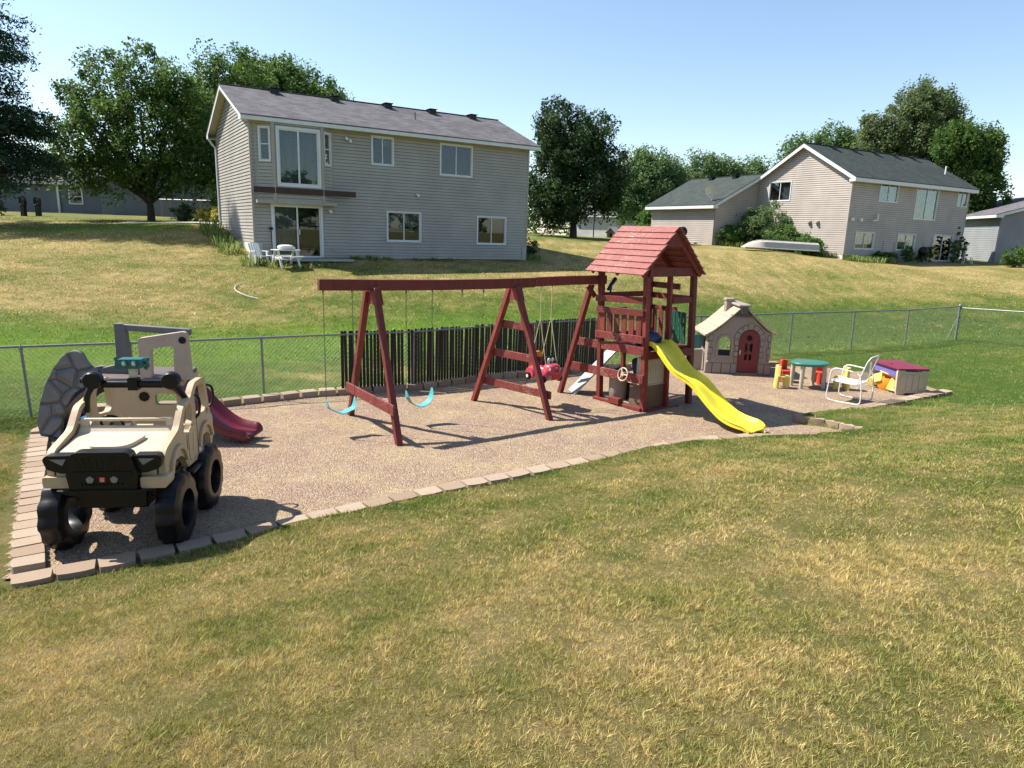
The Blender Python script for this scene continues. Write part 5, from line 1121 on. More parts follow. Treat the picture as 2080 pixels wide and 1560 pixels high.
m = MB(); m.loft([[(a*.13, y-.03, .30), (a*.13, y+.05, .30), (a*.11, y+.07, .38), (a*.09, y+.03, .44)] for a, y in ((-1, -.08), (-.5, -.12), (0, -.13), (.5, -.12), (1, -.08))], closed=False); m.tube(smooth_path([(-.12, -.10, .33), (-.10, -.13, .42), (0, -.14, .45), (.10, -.13, .42), (.12, -.10, .33)], 4), .02, 8); m.build('windscreen_frame', M['black'], cs, smooth=60)
for sx_ in (-1, 1):
    m = MB(); m.ball((sx_*.042, -.165, .375), .05, 14, 10, sx=.85, sy=.6, sz=1.25); e_ = m.build('eye', M['white_pl'], cs, smooth=80); m = MB(); m.ball((sx_*.035+.012, -.198, .365), .017, 10, 8, sy=.5, sz=1.5); m.build('pupil', M['black'], e_, smooth=80)
    m = MB(); m.ball((sx_*.105, -.29, .25), .032, 12, 8, sy=.5); m.build('headlight', M['white_pl'], cs, smooth=80)
m = MB(); m.ball((0, -.335, .275), .018, 10, 8); m.build('nose', M['pink_red'], cs, smooth=80); m = MB(); m.tube(smooth_path([(-.045, -.328, .235), (0, -.338, .222), (.045, -.328, .235)], 4), .006, 5); m.build('mouth', M['black'], cs)
m = MB(); m.box(-.07, .07, -.31, -.27, .06, .15); m.build('bumper', M['red_pl'], cs, bevel=.02)
for sx_ in (-1, 1):
    m = MB(); top = Vector((sx_*.125, 0, 1.66)); ky = Vector((sx_*.125, 0, 1.12))
    th = R(-4); loc_ = lambda v_: v_
    m.tube([top, ky], .007, 5); m.tube([ky, (sx_*.13, -.19, .33)], .007, 5); m.tube([ky, (sx_*.13, .22, .32)], .007, 5); m.tube([(sx_*.13, .22, .32), (sx_*.12, .23, .12)], .007, 5); m.build('rope', M['rope'], cs)
    m = MB(); chain(m, top, top+Vector((0, 0, .02))+Vector((0, 0, .03))); m.tube([top, top+Vector((0, 0, .06))], .013, 6); m.build('hook', M['steel'], cs)
# ---------------------------------------------------------------- toy truck
tk = thing('toy_truck', 'big tan plastic climb-on truck with huge black tyres and a black roll bar', 'play truck', (-3.62, 5.80, 0), R(8))
def side_prof():
    o = [(.0, .70), (.0, .93), (.06, .985), (.40, 1.07), (.50, 1.18), (.58, 1.26), (.80, 1.29), (.86, 1.35), (.95, 1.41), (1.22, 1.41), (1.30, 1.35), (1.40, .98), (1.47, .92), (1.47, .72), (1.40, .62), (1.36, .62),
         (1.34, .74), (1.25, .80), (1.08, .80), (.98, .74), (.96, .60), (.62, .62), (.60, .62), (.52, .74), (.42, .80), (.24, .80), (.12, .74), (.08, .68)]
    return fil(o, [.02, .03, .03, .05, .03, .06, .05, .05, .05, .06, .07, .03, .03, .02, .02, .01, .03, .05, .05, .03, .02, .02, .02, .03, .05, .05, .03, .02], 4)
w1 = fil([(.53, .99), (.72, .95), (.76, 1.03), (.81, 1.05), (.81, 1.19), (.76, 1.235), (.63, 1.22), (.55, 1.13)], .035, 4)
w2 = fil([(.93, 1.08), (1.20, 1.04), (1.27, 1.10), (1.24, 1.30), (1.19, 1.355), (.98, 1.355), (.92, 1.28)], .05, 4)
for s in (-1, 1):
    m = MB(); a, b = sorted((s*.44, s*.50)); m.plate(side_prof(), a, b, YZ, [w1, w2]); p_ = m.build('side_panel', M['tan'], tk, bevel=.012, seg=2)
    if s < 0: p_['label'] = 'far side panel with a single window arch showing'
    else:
        m = MB()
        for c_ in (.33, 1.17): m = MB(); m.plate(arc(c_, .70, .235, 5, 175, 14)+arc(c_, .70, .19, 175, 5, 14), .50, .53, YZ); m.build('wheel_arch', M['tan'], p_, bevel=.01)
        m = MB(); m.plate(fil([(.66, .66), (.88, .66), (.90, .92), (.86, 1.0), (.70, 1.0), (.64, .92)], .03, 3), .498, .508, YZ); m.plate(fil([(.74, .74), (.82, .74), (.83, .90), (.77, .93)], .02, 3), .506, .514, YZ); m.build('door', M['tan'], p_, bevel=.006)
        for yy in (.90, 1.37):
            m = MB(); m.tube(smooth_path([(.47, yy, 1.29), (.52, yy+.05, 1.26), (.53, yy+.07, 1.17), (.52, yy+.04, 1.07), (.47, yy, 1.03)], 5), .014, 8); m.build('grab_handle', M['black'], p_, smooth=60)
        m = MB(); m.lathe([(.028, .0), (.03, .006), (.01, .008)], (.50, 1.30, 1.02), 14, 'X'); m.build('emblem', M['taupe'], p_)
m = MB()
for s in (-1, 1): m.bar((s*.425, -.005, .915), (s*.425, .40, 1.012), .006, .012); m.bar((s*.425, .40, 1.012), (s*.425, .52, 1.10), .006, .01)
m.build('hood_seam', M['groove'], tk)
# hood, cowl and windscreen bar
hp = fil([(.0, .72), (-.015, .90), (.03, .95), (.40, 1.01), (.46, 1.02), (.50, 1.075), (.54, 1.075), (.54, 1.0), (.3, .9), (.3, .72)], [.01, .03, .03, .03, .02, .02, .01, .01, .01, .01], 3)
m = MB(); m.plate(hp, -.42, .42, YZ); m.build('hood', M['tan2'], tk, bevel=.012)
m = MB(); m.plate(fil([(-.20, .10), (.14, .10), (.22, .30), (.22, .36), (-.17, .36), (-.20, .30)], [.09, .12, .05, .03, .03, .08], 5), 0, .035, lambda u, v, w: (u, v, .945+.17*v+w)); m.build('hood_scoop', M['tan2'], tk, bevel=.014, seg=3)
m = MB(); m.bar((-.42, .53, 1.135), (.42, .53, 1.135), .035, .028)
for x in (-.40, 0, .40): m.box(x-.022 if abs(x) < .1 else x-.05, x+.022 if abs(x) < .1 else x+.05, .51, .55, 1.06, 1.13 if abs(x) > .1 else 1.10)
m.build('windscreen_bar', M['tan2'], tk, bevel=.008)
# grille, lamps and bumper
m = MB(); m.plate(fil([(-.27, .60), (.27, .60), (.30, .80), (.24, .99), (.20, 1.005), (-.20, 1.005), (-.24, .99), (-.30, .80)], [.03, .03, .02, .05, .02, .02, .05, .02], 4), -.10, .02, XZ)
m.box(-.24, .24, -.118, -.10, .63, .66); gr = m.build('grille', M['black'], tk, bevel=.012)
m = MB()
for i in range(9): x = -.2+i*.05; m.obox((x, -.101, .90), (.030, .004, .11), (0, .4*(i-4)/4, 0))
m.box(-.25, .25, -.112, -.10, .815, .83)
for i in range(12): m.box(-.18+i*.03, -.168+i*.03, -.112, -.10, .70, .72)
m.build('grille_bars', M['black'], gr)
for s in (-1, 1):
    m = MB(); m.plate(fil([(s*.26, .965), (s*.47, .965), (s*.50, .93), (s*.47, .84), (s*.36, .80), (s*.27, .80)], .02, 3), -.06, .05, XZ); hl = m.build('headlight', M['black'], tk, bevel=.01)
    m = MB(); m.plate([(s*.30, .935), (s*.435, .935), (s*.335, .875)], -.068, -.061, XZ); m.build('lens', M['galv'], hl)
    m = MB(); m.plate([(s*.10+.036*math.cos(R(90+72*k)), .755+.036*math.sin(R(90+72*k))) for k in range(5)], -.115, -.098, XZ); m.build('fog_light', M['galv'], gr, bevel=.004)
    m = MB(); m.plate(fil([(s*.30, .655), (s*.52, .655), (s*.53, .70), (s*.525, .76), (s*.30, .76)], .02, 3), -.04 if s < 0 else -.07, .12, XZ); m.build('bumper_corner', M['tan'], tk, bevel=.018, seg=3)
    m = MB(); m.plate([(s*.20, .655), (s*.38, .665), (s*.37, .645), (s*.28, .615), (s*.2, .63)], -.125, -.09, XZ); m.build('skid_plate', M['black'], tk, bevel=.006)
m = MB(); m.plate(fil([(-.025, .732), (.025, .732), (.025, .780), (-.025, .780)], .008, 3), -.108, -.098, XZ); bd = m.build('badge', M['red_pl'], gr); bd['label'] = 'small red square badge'
m = MB(); r1 = arc(0, .755, .015, 40, 320, 10); m.tube([(a, -.110, b) for a, b in r1], .0022, 5); m.tube([(.013, -.110, .741), (.013, -.110, .768)], .0022, 5); m.tube(arc_ := [(a, -.110, b) for a, b in arc(.002, .753, .0055, 0, 359, 8)], .002, 5); m.build('badge_mark', M['white_pl'], gr)
for s in (-1, 1):
    m = MB(); m.plate([(.605, .63), (.612, .63), (.612, .95), (.605, .95)], *sorted((s*.5005, s*.503)), YZ); m.plate([(.925, .63), (.932, .63), (.932, 1.04), (.925, 1.04)], *sorted((s*.5005, s*.503)), YZ); m.build('panel_seam', M['groove'], tk)
    m = MB()
    for yy, zz in ((.10, .80), (.60, 1.24), (.88, .70), (1.42, .80), (1.24, 1.38), (.70, .66)): m.lathe([(.009, 0), (.009, s*.004), (.003, s*.004)], (s*.500, yy, zz), 8, 'X')
    m.build('screw_caps', M['taupe'], tk)
# chassis and inside
m = MB(); m.box(-.40, .40, .02, 1.42, .58, .66); m.box(-.30, .30, .05, .30, .42, .60); m.box(-.30, .30, 1.0, 1.3, .42, .60); m.box(.40, .56, .56, .90, .55, .59); m.build('chassis', M['black'], tk, bevel=.015)
m = MB(); m.plate(fil([(-.40, .66), (.40, .66), (.40, .80), (.30, .84), (-.30, .84), (-.40, .80)], .04, 3), 1.36, 1.41, XZ); m.build('tailgate', M['tan'], tk, bevel=.01)
for s in (-1, 1):
    m = MB(); m.plate(fil([(s*.20-.13, .66), (s*.20+.13, .66), (s*.20+.11, .98), (s*.20+.08, 1.04), (s*.20-.08, 1.04), (s*.20-.11, .98)], .05, 5), .88, .95, XZ); m.box(s*.20-.13, s*.20+.13, .72, .9, .80, .86); m.build('seat', M['tan'], tk, bevel=.015)
m = MB(); q = Euler((R(-62), 0, 0)).to_matrix(); m.tube([q@Vector((.10*math.cos(k*math.pi/10), .10*math.sin(k*math.pi/10), 0))+Vector((-.2, .66, 1.06)) for k in range(20)], .013, 6, True); m.tube([(-.2, .55, 1.0), (-.2, .66, 1.06)], .02, 6); m.build('steering_wheel', M['black'], tk, smooth=60)
# roll bar with round lamps and the looking toy
m = MB(); m.tube(smooth_path([(-.44, .70, 1.22), (-.43, .72, 1.38), (-.38, .74, 1.47), (-.30, .75, 1.50)], 5)+[(.30, .75, 1.50)]+smooth_path([(.34, .75, 1.50), (.40, .76, 1.45), (.45, .80, 1.34)], 4), .030, 10); m.box(-.30, .30, .735, .79, 1.46, 1.53); m.box(-.045, .045, .70, .80, 1.44, 1.56); rb = m.build('roll_bar', M['black'], tk, smooth=50); rb.location = (0, 0, -.06)
for x in (-.36, .36):
    m = MB(); m.lathe([(.02, .66), (.075, .66), (.088, .68), (.088, .74), (.07, .79), (.03, .80)], (x, 0, 1.54), 20, 'Y'); m.tube([(x-.12 if x < 0 else x, .74, 1.53), (x, .74, 1.53)], .03, 8); m.build('spot_lamp', M['black'], rb, smooth=40)
m = MB(); m.box(-.035, .035, .72, .78, 1.56, 1.66); pst = m.build('periscope_post', M['cream'], rb, bevel=.008)
m = MB(); m.plate(fil([(-.10, 1.66), (.10, 1.66), (.12, 1.70), (.11, 1.755), (-.11, 1.755), (-.12, 1.70)], .015, 3), .68, .80, XZ)
for s in (-1, 1): m.lathe([(.02, .66), (.03, .665), (.03, .80)], (s*.045, 0, 1.71), 12, 'Y'); m.tube([(s*.12, .74, 1.65), (s*.145, .74, 1.68), (s*.135, .74, 1.72), (s*.15, .74, 1.765)], .02, 8)
m.build('periscope', M['teal_dark'], rb, bevel=.006); m = MB()
for s in (-1, 1): m.lathe([(.002, .650), (.016, .655), (.018, .662)], (s*.045, 0, 1.71), 12, 'Y')
m.build('periscope_lens', M['cream'], rb)
# tyres
def tyre(x, y, hub):
    m = MB(); n = 48; w_ = .105; R_ = .345; r_ = .185; cz = .335; rings = []
    prof = [(-w_, r_), (-w_, r_+.05), (-w_*.98, R_-.06), (-w_*.8, R_-.018), (-w_*.3, R_), (w_*.3, R_), (w_*.8, R_-.018), (w_*.98, R_-.06), (w_, r_+.05), (w_, r_), (w_*.6, r_-.012), (-w_*.6, r_-.012)]
    for k in range(n):
        a = 2*math.pi*k/n; lug = .012 if (k//2) % 2 == 0 else -.008; ring = []
        for i, (px_, pr) in enumerate(prof):
            rr = pr+(lug if 2 <= i <= 7 else 0); sh = .35*px_*0; ring.append((x+px_, y+rr*math.cos(a), cz+rr*math.sin(a)))
        rings.append(ring)
    nn = len(prof); vs = [p for r in rings for p in r]; fs = [(k*nn+i, k*nn+(i+1) % nn, ((k+1) % n)*nn+(i+1) % nn, ((k+1) % n)*nn+i) for k in range(n) for i in range(nn)]
    m.add(vs, fs); t_ = m.build('tyre', M['black'], tk, smooth=35)
    if hub:
        m = MB(); s = 1 if x > 0 else -1; m.lathe([(.02, s*.03), (.045, s*.03), (.05, s*.01)], (x, y, cz), 16, 'X')
        for k in range(3):
            a = R(20+120*k)
            m.bar((x+s*.02, y, cz), (x+s*.02, y+(r_)*math.cos(a), cz+(r_)*math.sin(a)), .02, .05, (1, 0, 0))
        m.build('hub', M['black'], t_, bevel=.004)
tyre(-.49, .22, False); tyre(.485, .24, False); tyre(.50, 1.10, True); tyre(-.44, 1.10, False)
for s in (-1, 1):
    m = MB(); m.box(s*.36-.05, s*.36+.05, .12, .34, .50, .66) ; m.box(s*.36-.05, s*.36+.05, 1.06, 1.28, .50, .66); m.build('strut', M['black'], tk, bevel=.01)
# ---------------------------------------------------------------- climber with slide behind the truck
t = NT('grey_moulded_stone'); co = t.coord((1, 1, 1)); v_ = t.n('TexVoronoi'); v_.feature = 'DISTANCE_TO_EDGE'; v_.inputs['Scale'].default_value = 3.3; t.l(co, v_.inputs['Vector'])
e_ = t.ramp(v_.outputs['Distance'], [(.0, (0, 0, 0)), (.09, (1, 1, 1))]); n1 = t.noise(5, co, 4)
c_ = t.ramp(n1, [(.3, (.13, .13, .135)), (.7, (.20, .20, .205))]); c_ = t.mix(t.math('SUBTRACT', 1.0, t.ramp(v_.outputs['Distance'], [(.0, (0, 0, 0)), (.02, (1, 1, 1))])), c_, (.05, .05, .055)); t.bump(e_, 1.0, .04); M['stone_pl'] = t.fin(c_, .6, .3)
ck = thing('toddler_climber', 'plastic climber with grey moulded rock sides, tan arch and maroon slide behind the toy truck', 'climber', (-6.46, 8.98, 0), R(9))
outer = [(.0, 0), (-.04, .25), (.02, .52), (.12, .80), (.24, 1.02), (.38, 1.20), (.50, 1.27), (.60, 1.25), (.66, 1.10), (.78, .95), (.66, .80), (.45, .66), (.32, .45), (.25, .2), (.23, 0)]
for y in (0, .72):
    m = MB(); m.plate(fil([(a, b*(1 if y == 0 else .72)) for a, b in outer], .05, 3), y, y+.10, XZ); m.build('rock_side', M['stone_pl'], ck, bevel=.03, seg=3)
m = MB(); pr = smooth_path([(.02, 0, 0), (.16, 0, .3), (.32, 0, .55), (.55, 0, .75), (.82, 0, .84)], 4); m.loft([[(p.x, .08, p.z), (p.x, .74, p.z), (p.x+.05, .74, p.z-.04), (p.x+.05, .08, p.z-.04)] for p in pr]); m.build('climbing_ramp', M['navy'], ck, smooth=40)
m = MB()
for k in range(4): c_ = pr[2+k*4]; m.box(c_.x-.05, c_.x+.01, .16, .66, c_.z, c_.z+.05)
m.build('foot_rungs', M['navy'], ck, bevel=.012)
m = MB(); m.plate(fil([(.74, -.02), (1.86, -.02), (1.86, .80), (.74, .80)], .05, 3), .83, .89, XY); m.build('platform', M['taupe_dark'], ck, bevel=.01)
m = MB(); m.plate(fil([(.72, .86), (1.22, .86), (1.24, .93), (1.10, 1.0), (1.08, 1.55), (1.06, 1.60), (.94, 1.60), (.93, 1.02), (.74, .97)], .02, 2), .30, .42, XZ); m.box(.96, 1.06, .33, .38, 1.1, 1.2); m.build('grey_post', M['grey'], ck, bevel=.015)
m = MB(); m.bar((1.0, .36, 1.55), (1.95, .30, 1.49), .09, .09); m.build('top_bar', M['grey'], ck, bevel=.012)
m = MB(); m.plate(fil([(1.34, .86), (1.48, .86), (1.50, 1.30), (1.80, 1.34), (1.78, .92), (1.80, .86), (2.02, .86), (2.0, 1.0), (1.98, 1.50), (1.94, 1.54), (1.34, 1.44)], [.02, .02, .04, .04, .02, .02, .02, .02, .03, .03, .04], 3), .0, .10, XZ); ar = m.build('tan_arch', M['arch'], ck, bevel=.015); ar['label'] = 'pinkish tan arch over the slide top'
m = MB(); m.lathe([(.01, -.02), (.045, -.02), (.05, .0)], (1.92, 0, 1.42), 16, 'Y'); m.build('cap', M['black'], ar)
m = MB(); m.plate(fil([(.95, .0), (1.86, .0), (1.86, .83), (.95, .83)], .04, 3), .02, .10, XZ, [fil([(1.50, .50), (1.78, .50), (1.78, .66), (1.50, .66)], .05, 4)]); wp = m.build('wall_panel', M['tan'], ck, bevel=.012)
m = MB(); m.lathe([(.01, -.012), (.07, -.012), (.075, .02)], (1.36, .02, .62), 8, 'Y'); m.build('dial', M['black'], wp)
m = MB(); m.box(1.76, 1.86, .1, .8, 0, .83); m.box(.95, 1.05, .1, .8, 0, .83); m.build('rear_panel', M['tan'], ck, bevel=.012)
xp = [(1.78, .82), (1.90, .79), (2.10, .64), (2.35, .44), (2.58, .29), (2.80, .20), (3.02, .17), (3.14, .16), (3.18, .12)]
pth = smooth_path([(a, 0, b) for a, b in xp], 4); rings = []
for i, p in enumerate(pth):
    t_ = pth[min(i+1, len(pth)-1)]-pth[max(i-1, 0)]; t_.normalize(); nn = Vector((-t_.z, 0, t_.x)); nn = nn if nn.z > 0 else -nn; s = i/(len(pth)-1)
    wl_ = .10*min(1, .5+s*3)*(1 if s < .85 else max(.3, 1-(s-.85)*5)); hw = .20; bt_ = -.05-.07*max(0, s-.6)
    prof = [(-hw-.04, wl_-.03), (-hw-.02, wl_), (-hw+.01, wl_-.01), (-hw+.05, .01), (0, 0), (hw-.05, .01), (hw-.01, wl_-.01), (hw+.02, wl_), (hw+.04, wl_-.03), (hw+.02, bt_), (-hw-.02, bt_)]
    rings.append([p+Vector((0, a, 0))+nn*b for a, b in prof])
m = MB(); m.loft(rings); sd2 = m.build('slide', M['maroon'], ck, smooth=50); sd2.location = (1.8-1.8*.78*math.cos(R(-17)), .16+1.8*.78*math.sin(R(17)), -.04); sd2.scale = (.78, 1, 1); sd2.rotation_euler = (0, 0, R(-17)); sd2['label'] = 'glossy maroon toddler slide'
wt = thing('water_table', 'small blue and lime water table standing between the toy truck and the climber', 'water table', (-4.85, 7.85, .08), R(20))
m = MB(); m.lathe([(.05, .40), (.20, .41), (.24, .46), (.255, .50), (.24, .50), (.19, .44), (.04, .43)], n=28, caps=False); m.lathe([(.02, .50), (.10, .52), (.13, .58), (.14, .585), (.12, .57), (.02, .53)], (-.14, .12, .02), 20, caps=False); m.build('basin', M['blue'], wt, smooth=50)
m = MB()
for k in range(4): a = R(45+90*k); m.tube([(.19*math.cos(a), .19*math.sin(a), .42), (.24*math.cos(a), .24*math.sin(a), 0)], [.045, .035], 8)
m.lathe([(.17, .36), (.19, .42)], n=20); m.build('leg_frame', M['lime'], wt, smooth=40)
# ---------------------------------------------------------------- playhouse
ph = thing('playhouse', 'small cottage playhouse with taupe stone walls, tan roof and dusty red arched door', 'playhouse', (4.44, 15.40, 0), R(-2))
Wd, Dp_ = 1.44, 1.10
fr_ = fil([(-.03, 0), (Wd+.03, 0), (Wd+.0, .25), (Wd-.04, .30), (Wd-.02, .93), (Wd-.22, 1.06), (Wd/2+.03, 1.50), (Wd/2-.03, 1.50), (.22, 1.03), (.02, .90), (.04, .30), (0, .25)], [.01, .01, .02, .02, .02, .1, .02, .02, .1, .02, .02, .02], 3)
dr_ = [(.69, .03), (1.16, .03), (1.16, .80)]+arc(.925, .80, .235, 0, 180, 12)[1:-1]+[(.69, .80)]
wn_ = [(.235, .42), (.515, .42), (.515, .72)]+arc(.375, .72, .14, 0, 180, 10)[1:-1]+[(.235, .72)]
m = MB(); m.plate(fr_, 0, .06, XZ, [dr_, wn_]); fw_ = m.build('front_wall', M['taupe'], ph, bevel=.008)
wo = 0
m = MB(); m.plate([(0, 0), (Wd, 0), (Wd, .92), (Wd/2, 1.46), (0, .90)], Dp_-.06, Dp_, XZ, [[(.4, .4), (.95, .4), (.95, .8), (.4, .8)]]); m.plate([(.06, 0), (Dp_-.06, 0), (Dp_-.06, .90), (.06, .90)], 0.02, .08, YZ, [fil([(.35, .45), (.75, .45), (.75, .8), (.35, .8)], .1, 4)]); m.plate([(.06, 0), (Dp_-.06, 0), (Dp_-.06, .92), (.06, .92)], Wd-.08, Wd-.02, YZ, [fil([(.35, .45), (.75, .45), (.75, .8), (.35, .8)], .1, 4)]); m.build('wall', M['taupe'], ph, bevel=.006)
# moulded stones: quoins, voussoirs, base course
m = MB(); gm = MB()
def st(u0, u1, v0, v1):
    gm.plate([(u0, v0), (u1, v0), (u1, v1), (u0, v1)], -.004, .001, XZ); m.plate(fil([(u0+.008, v0+.008), (u1-.008, v0+.008), (u1-.008, v1-.008), (u0+.008, v1-.008)], .012, 2), -.014, .002, XZ)
for k in range(4): st(0, .11 if k % 2 else .08, .30+k*.15, .45+k*.15); st(Wd-.12 if k % 2 else Wd-.09, Wd-.03, .32+k*.15, .47+k*.15)
for u0, u1 in ((-.02, .13), (.13, .34), (.34, .55), (.55, .68)): st(u0, u1, .01, .25)
for u0, u1 in ((1.17, 1.30), (1.30, 1.46)): st(u0, u1, .01, .25)
for k in range(4):
    st(.58 if k % 2 else .61, .685, .27+k*.13, .40+k*.13); st(1.165, 1.26 if k % 2 else 1.23, .27+k*.13, .40+k*.13)
for k in range(7):
    a0, a1 = 4+k*24.6, 26+k*24.6; gm.plate(arc(.925, .80, .355, a0-1.5, a1+1.5, 3)+arc(.925, .80, .240, a1+1.5, a0-1.5, 3), -.0035, .001, XZ); m.plate(arc(.925, .80, .345 if k != 3 else .37, a0, a1, 3)+arc(.925, .80, .242, a1, a0, 3), -.014, .002, XZ)
m.build('stones', M['taupe'], fw_, bevel=.003, seg=1); gm.build('mortar_lines', M['groove'], fw_)
m = MB(); wo = [(.18, .37), (.57, .37), (.57, .72)]+arc(.375, .72, .195, 0, 180, 10)[1:-1]+[(.18, .72)]; m.plate(wo, -.02, .0, XZ, [wn_]); m.build('window_frame', M['taupe'], fw_, bevel=.004, seg=1)
hl_ = [[(.925+.06*math.cos(R(a)), .84+.06*math.sin(R(a))) for a in range(0, 360, 30)]]+[fil(q, .012, 2) for q in ([(.84, .50), (.905, .56), (.905, .70), (.835, .72)], [(1.01, .50), (.945, .56), (.945, .70), (1.015, .72)], [(.845, .33), (.905, .33), (.905, .48), (.845, .45)], [(1.005, .33), (.945, .33), (.945, .48), (1.005, .45)])]
m = MB(); m.plate([(p[0]*.985+.0139, p[1]*.99) for p in dr_], .012, .05, XZ, hl_); pd = m.build('door', M['brick_red'], ph, bevel=.005)
m = MB(); m.lathe([(.01, -.01), (.045, -.006), (.05, .014)], (.925, .0, .515), 16, 'Y'); m.lathe([(.062, .0), (.078, .0), (.078, .014), (.062, .014), (.062, .0)], (.925, .0, .84), 20, 'Y', caps=False); m.build('door_ornament', M['brick_red'], pd)
m = MB(); m.box(.722, .742, -.02, .012, .46, .56); m.build('handle', M['white_pl'], pd)
# flared roof
def rp(side):
    pts = [(-.11, .86), (-.05, .885), (.12, 1.0), (.32, 1.17), (.72, 1.56)] if side == 0 else [(Wd+.06, .92), (Wd+.02, .935), (Wd-.12, 1.02), (Wd-.32, 1.18), (.72, 1.56)]
    return smooth_path([(a, 0, b) for a, b in pts], 4)
for side in (0, 1):
    P_ = rp(side); m = MB(); m.loft([[(p.x, -.07, p.z), (p.x, Dp_+.07, p.z), (p.x, Dp_+.07, p.z+.045), (p.x, -.07, p.z+.045)] for p in P_]); o = m.build('roof_slope', M['roof_tan'], ph, bevel=.006)
    m = MB(); 
    for k in (5, 9, 13):
        p = P_[k]; q_ = P_[k+1]; m.bar((p.x, -.075, p.z+.047), (p.x, Dp_+.075, p.z+.047), .012, .012)
    m.build('shingle_ridge', M['roof_tan'], o)
m = MB(); m.box(.58, .86, -.10, Dp_+.10, 1.545, 1.60); m.build('ridge_cap', M['taupe'], ph, bevel=.02); m = MB(); m.plate(fil([(.66, 1.38), (.78, 1.38), (.80, 1.56), (.64, 1.56)], .015, 2), -.11, -.05, XZ); m.bar((.45, -.03, 1.345), (1.0, -.03, 1.345), .05, .05); m.build('ridge_beam', M['taupe_dark'], ph, bevel=.008)
m = MB(); m.box(.47, .65, .55, .75, 1.25, 1.62); m.box(.45, .67, .53, .77, 1.62, 1.68); m.build('chimney', M['taupe'], ph, bevel=.015)
m = MB(); m.plate(fil([(-.02, 0), (-.40, 0), (-.40, .38), (-.25, .48), (-.02, .50)], .05, 4), .35, .41, XZ); m.build('side_counter', M['taupe'], ph, bevel=.01)
m = MB(); 
for k in range(3): m.plate(fil([(-.30+k*.09, .5), (-.22+k*.09, .5), (-.22+k*.09, .82), (-.30+k*.09, .82)], .02, 3), .45, .47, XZ)
m.build('shutter', M['teal'], ph, bevel=.005)
# ---------------------------------------------------------------- toddler table and four chairs
tb = thing('toddler_table', 'small round green topped table with tan legs beside the playhouse', 'table', (6.27, 14.20, 0), R(12))
m = MB(); m.lathe([(.30, .475), (.385, .485), (.41, .51), (.41, .53), (.395, .545), (.30, .552), (.01, .554)], n=36, sy=.80); m.build('table_top', M['green'] if False else plastic('dull_green_plastic', (.035, .17, .12), .35, .1), tb, smooth=35)
for x, y in ((-.25, -.16), (.25, -.16), (-.25, .17), (.25, .17)):
    m = MB(); m.tube([(x, y, .50), (x*1.02, y*1.02, .44), (x*1.04, y*1.05, .0)], [.062, .048, .040], 10); m.build('leg', M['cream'], tb, smooth=40)
def kid_chair(name, label, x, y, rz, mat):
    o = thing(name, label, 'chair', (x, y, 0), R(rz), 'toddler chairs around the green table')     # faces -y
    m = MB(); m.lathe([(.10, .22), (.135, .235), (.14, .255), (.12, .268), (.01, .27)], n=24); m.build('seat', mat, o, smooth=35)
    m = MB(); prof = [(.13*math.cos(R(a)), .04+.12*math.sin(R(a))) for a in range(10, 171, 16)]; inn = [(.085*math.cos(R(a)), .04+.075*math.sin(R(a))) for a in range(170, 9, -16)]
    m.plate(prof+inn, .22, .47, XY); m.build('backrest', mat, o, bevel=.02, seg=3)
    for sx_ in (-1, 1):
        m = MB(); m.tube([(sx_*.095, .10, .26), (sx_*.10, .115, .0)], [.042, .046], 8); m.build('leg', mat, o, smooth=40)
    m = MB(); m.tube([(0, -.075, .24), (0, -.085, .0)], [.075, .068], 12); m.build('front_leg', mat, o, smooth=40)
    return o
kid_chair('toddler_chair', 'pale yellow toddler chair on the left side of the green table', 5.68, 14.06, 75, M['pale_yellow'])
kid_chair('toddler_chair', 'red toddler chair behind the left side of the green table', 6.02, 14.72, 40, M['red_pl'])
kid_chair('toddler_chair', 'red toddler chair behind the right side of the green table', 6.72, 14.62, -20, M['red_pl'])
kid_chair('toddler_chair', 'pale yellow toddler chair seen through the white armchair frame', 6.93, 14.10, -95, M['pale_yellow'])
# ---------------------------------------------------------------- white patio armchair
ac = thing('patio_armchair', 'white tubular metal patio armchair with sling seat on the edge of the play bed', 'armchair', (6.60, 12.98, 0), R(43))   # faces -y turned
ac.rotation_euler = (0, 0, math.atan2(-.69, -.73)+math.pi/2+R(180)*0)
ac.rotation_euler = (0, 0, math.atan2(.73, -.69)+math.pi/2)
hwid = .30
m = MB()
for s in (-1, 1):
    x = s*hwid; pts = smooth_path([(x, .32, .52), (x, .28, .12), (x, .24, .035), (x, .17, .018), (x, -.20, .018), (x, -.29, .035), (x, -.335, .10), (x, -.32, .35), (x, -.30, .57), (x, -.26, .635), (x, -.18, .655), (x, .10, .635), (x, .20, .60), (x, .26, .50), (x, .31, .18), (x, .30, .06), (x, .22, .02)][4:12]+[], 5)
    m.tube(pts, .0125, 8); m.tube(smooth_path([(x, .18, .61), (x, .24, .56), (x, .28, .40), (x, .30, .12), (x, .27, .04), (x, .17, .018), (x, -.18, .018)], 5), .0125, 8)
m.build('arm_frame', M['white'], ac, smooth=60)
m = MB(); xi = hwid-.055
m.tube(smooth_path([(-xi, -.30, .40), (-xi, .0, .385), (-xi, .17, .39), (-xi, .20, .45), (-xi, .30, .80), (-xi+.02, .335, .89), (-xi+.07, .35, .93), (0, .36, .94), (xi-.07, .35, .93), (xi-.02, .335, .89), (xi, .30, .80), (xi, .20, .45), (xi, .17, .39), (xi, .0, .385), (xi, -.30, .40)], 4), .012, 8); m.tube([(-hwid, -.30, .40), (hwid, -.30, .40)], .012, 8); m.tube([(-hwid, .20, .33), (hwid, .20, .33)], .010, 8); m.build('seat_frame', M['white'], ac, smooth=60)
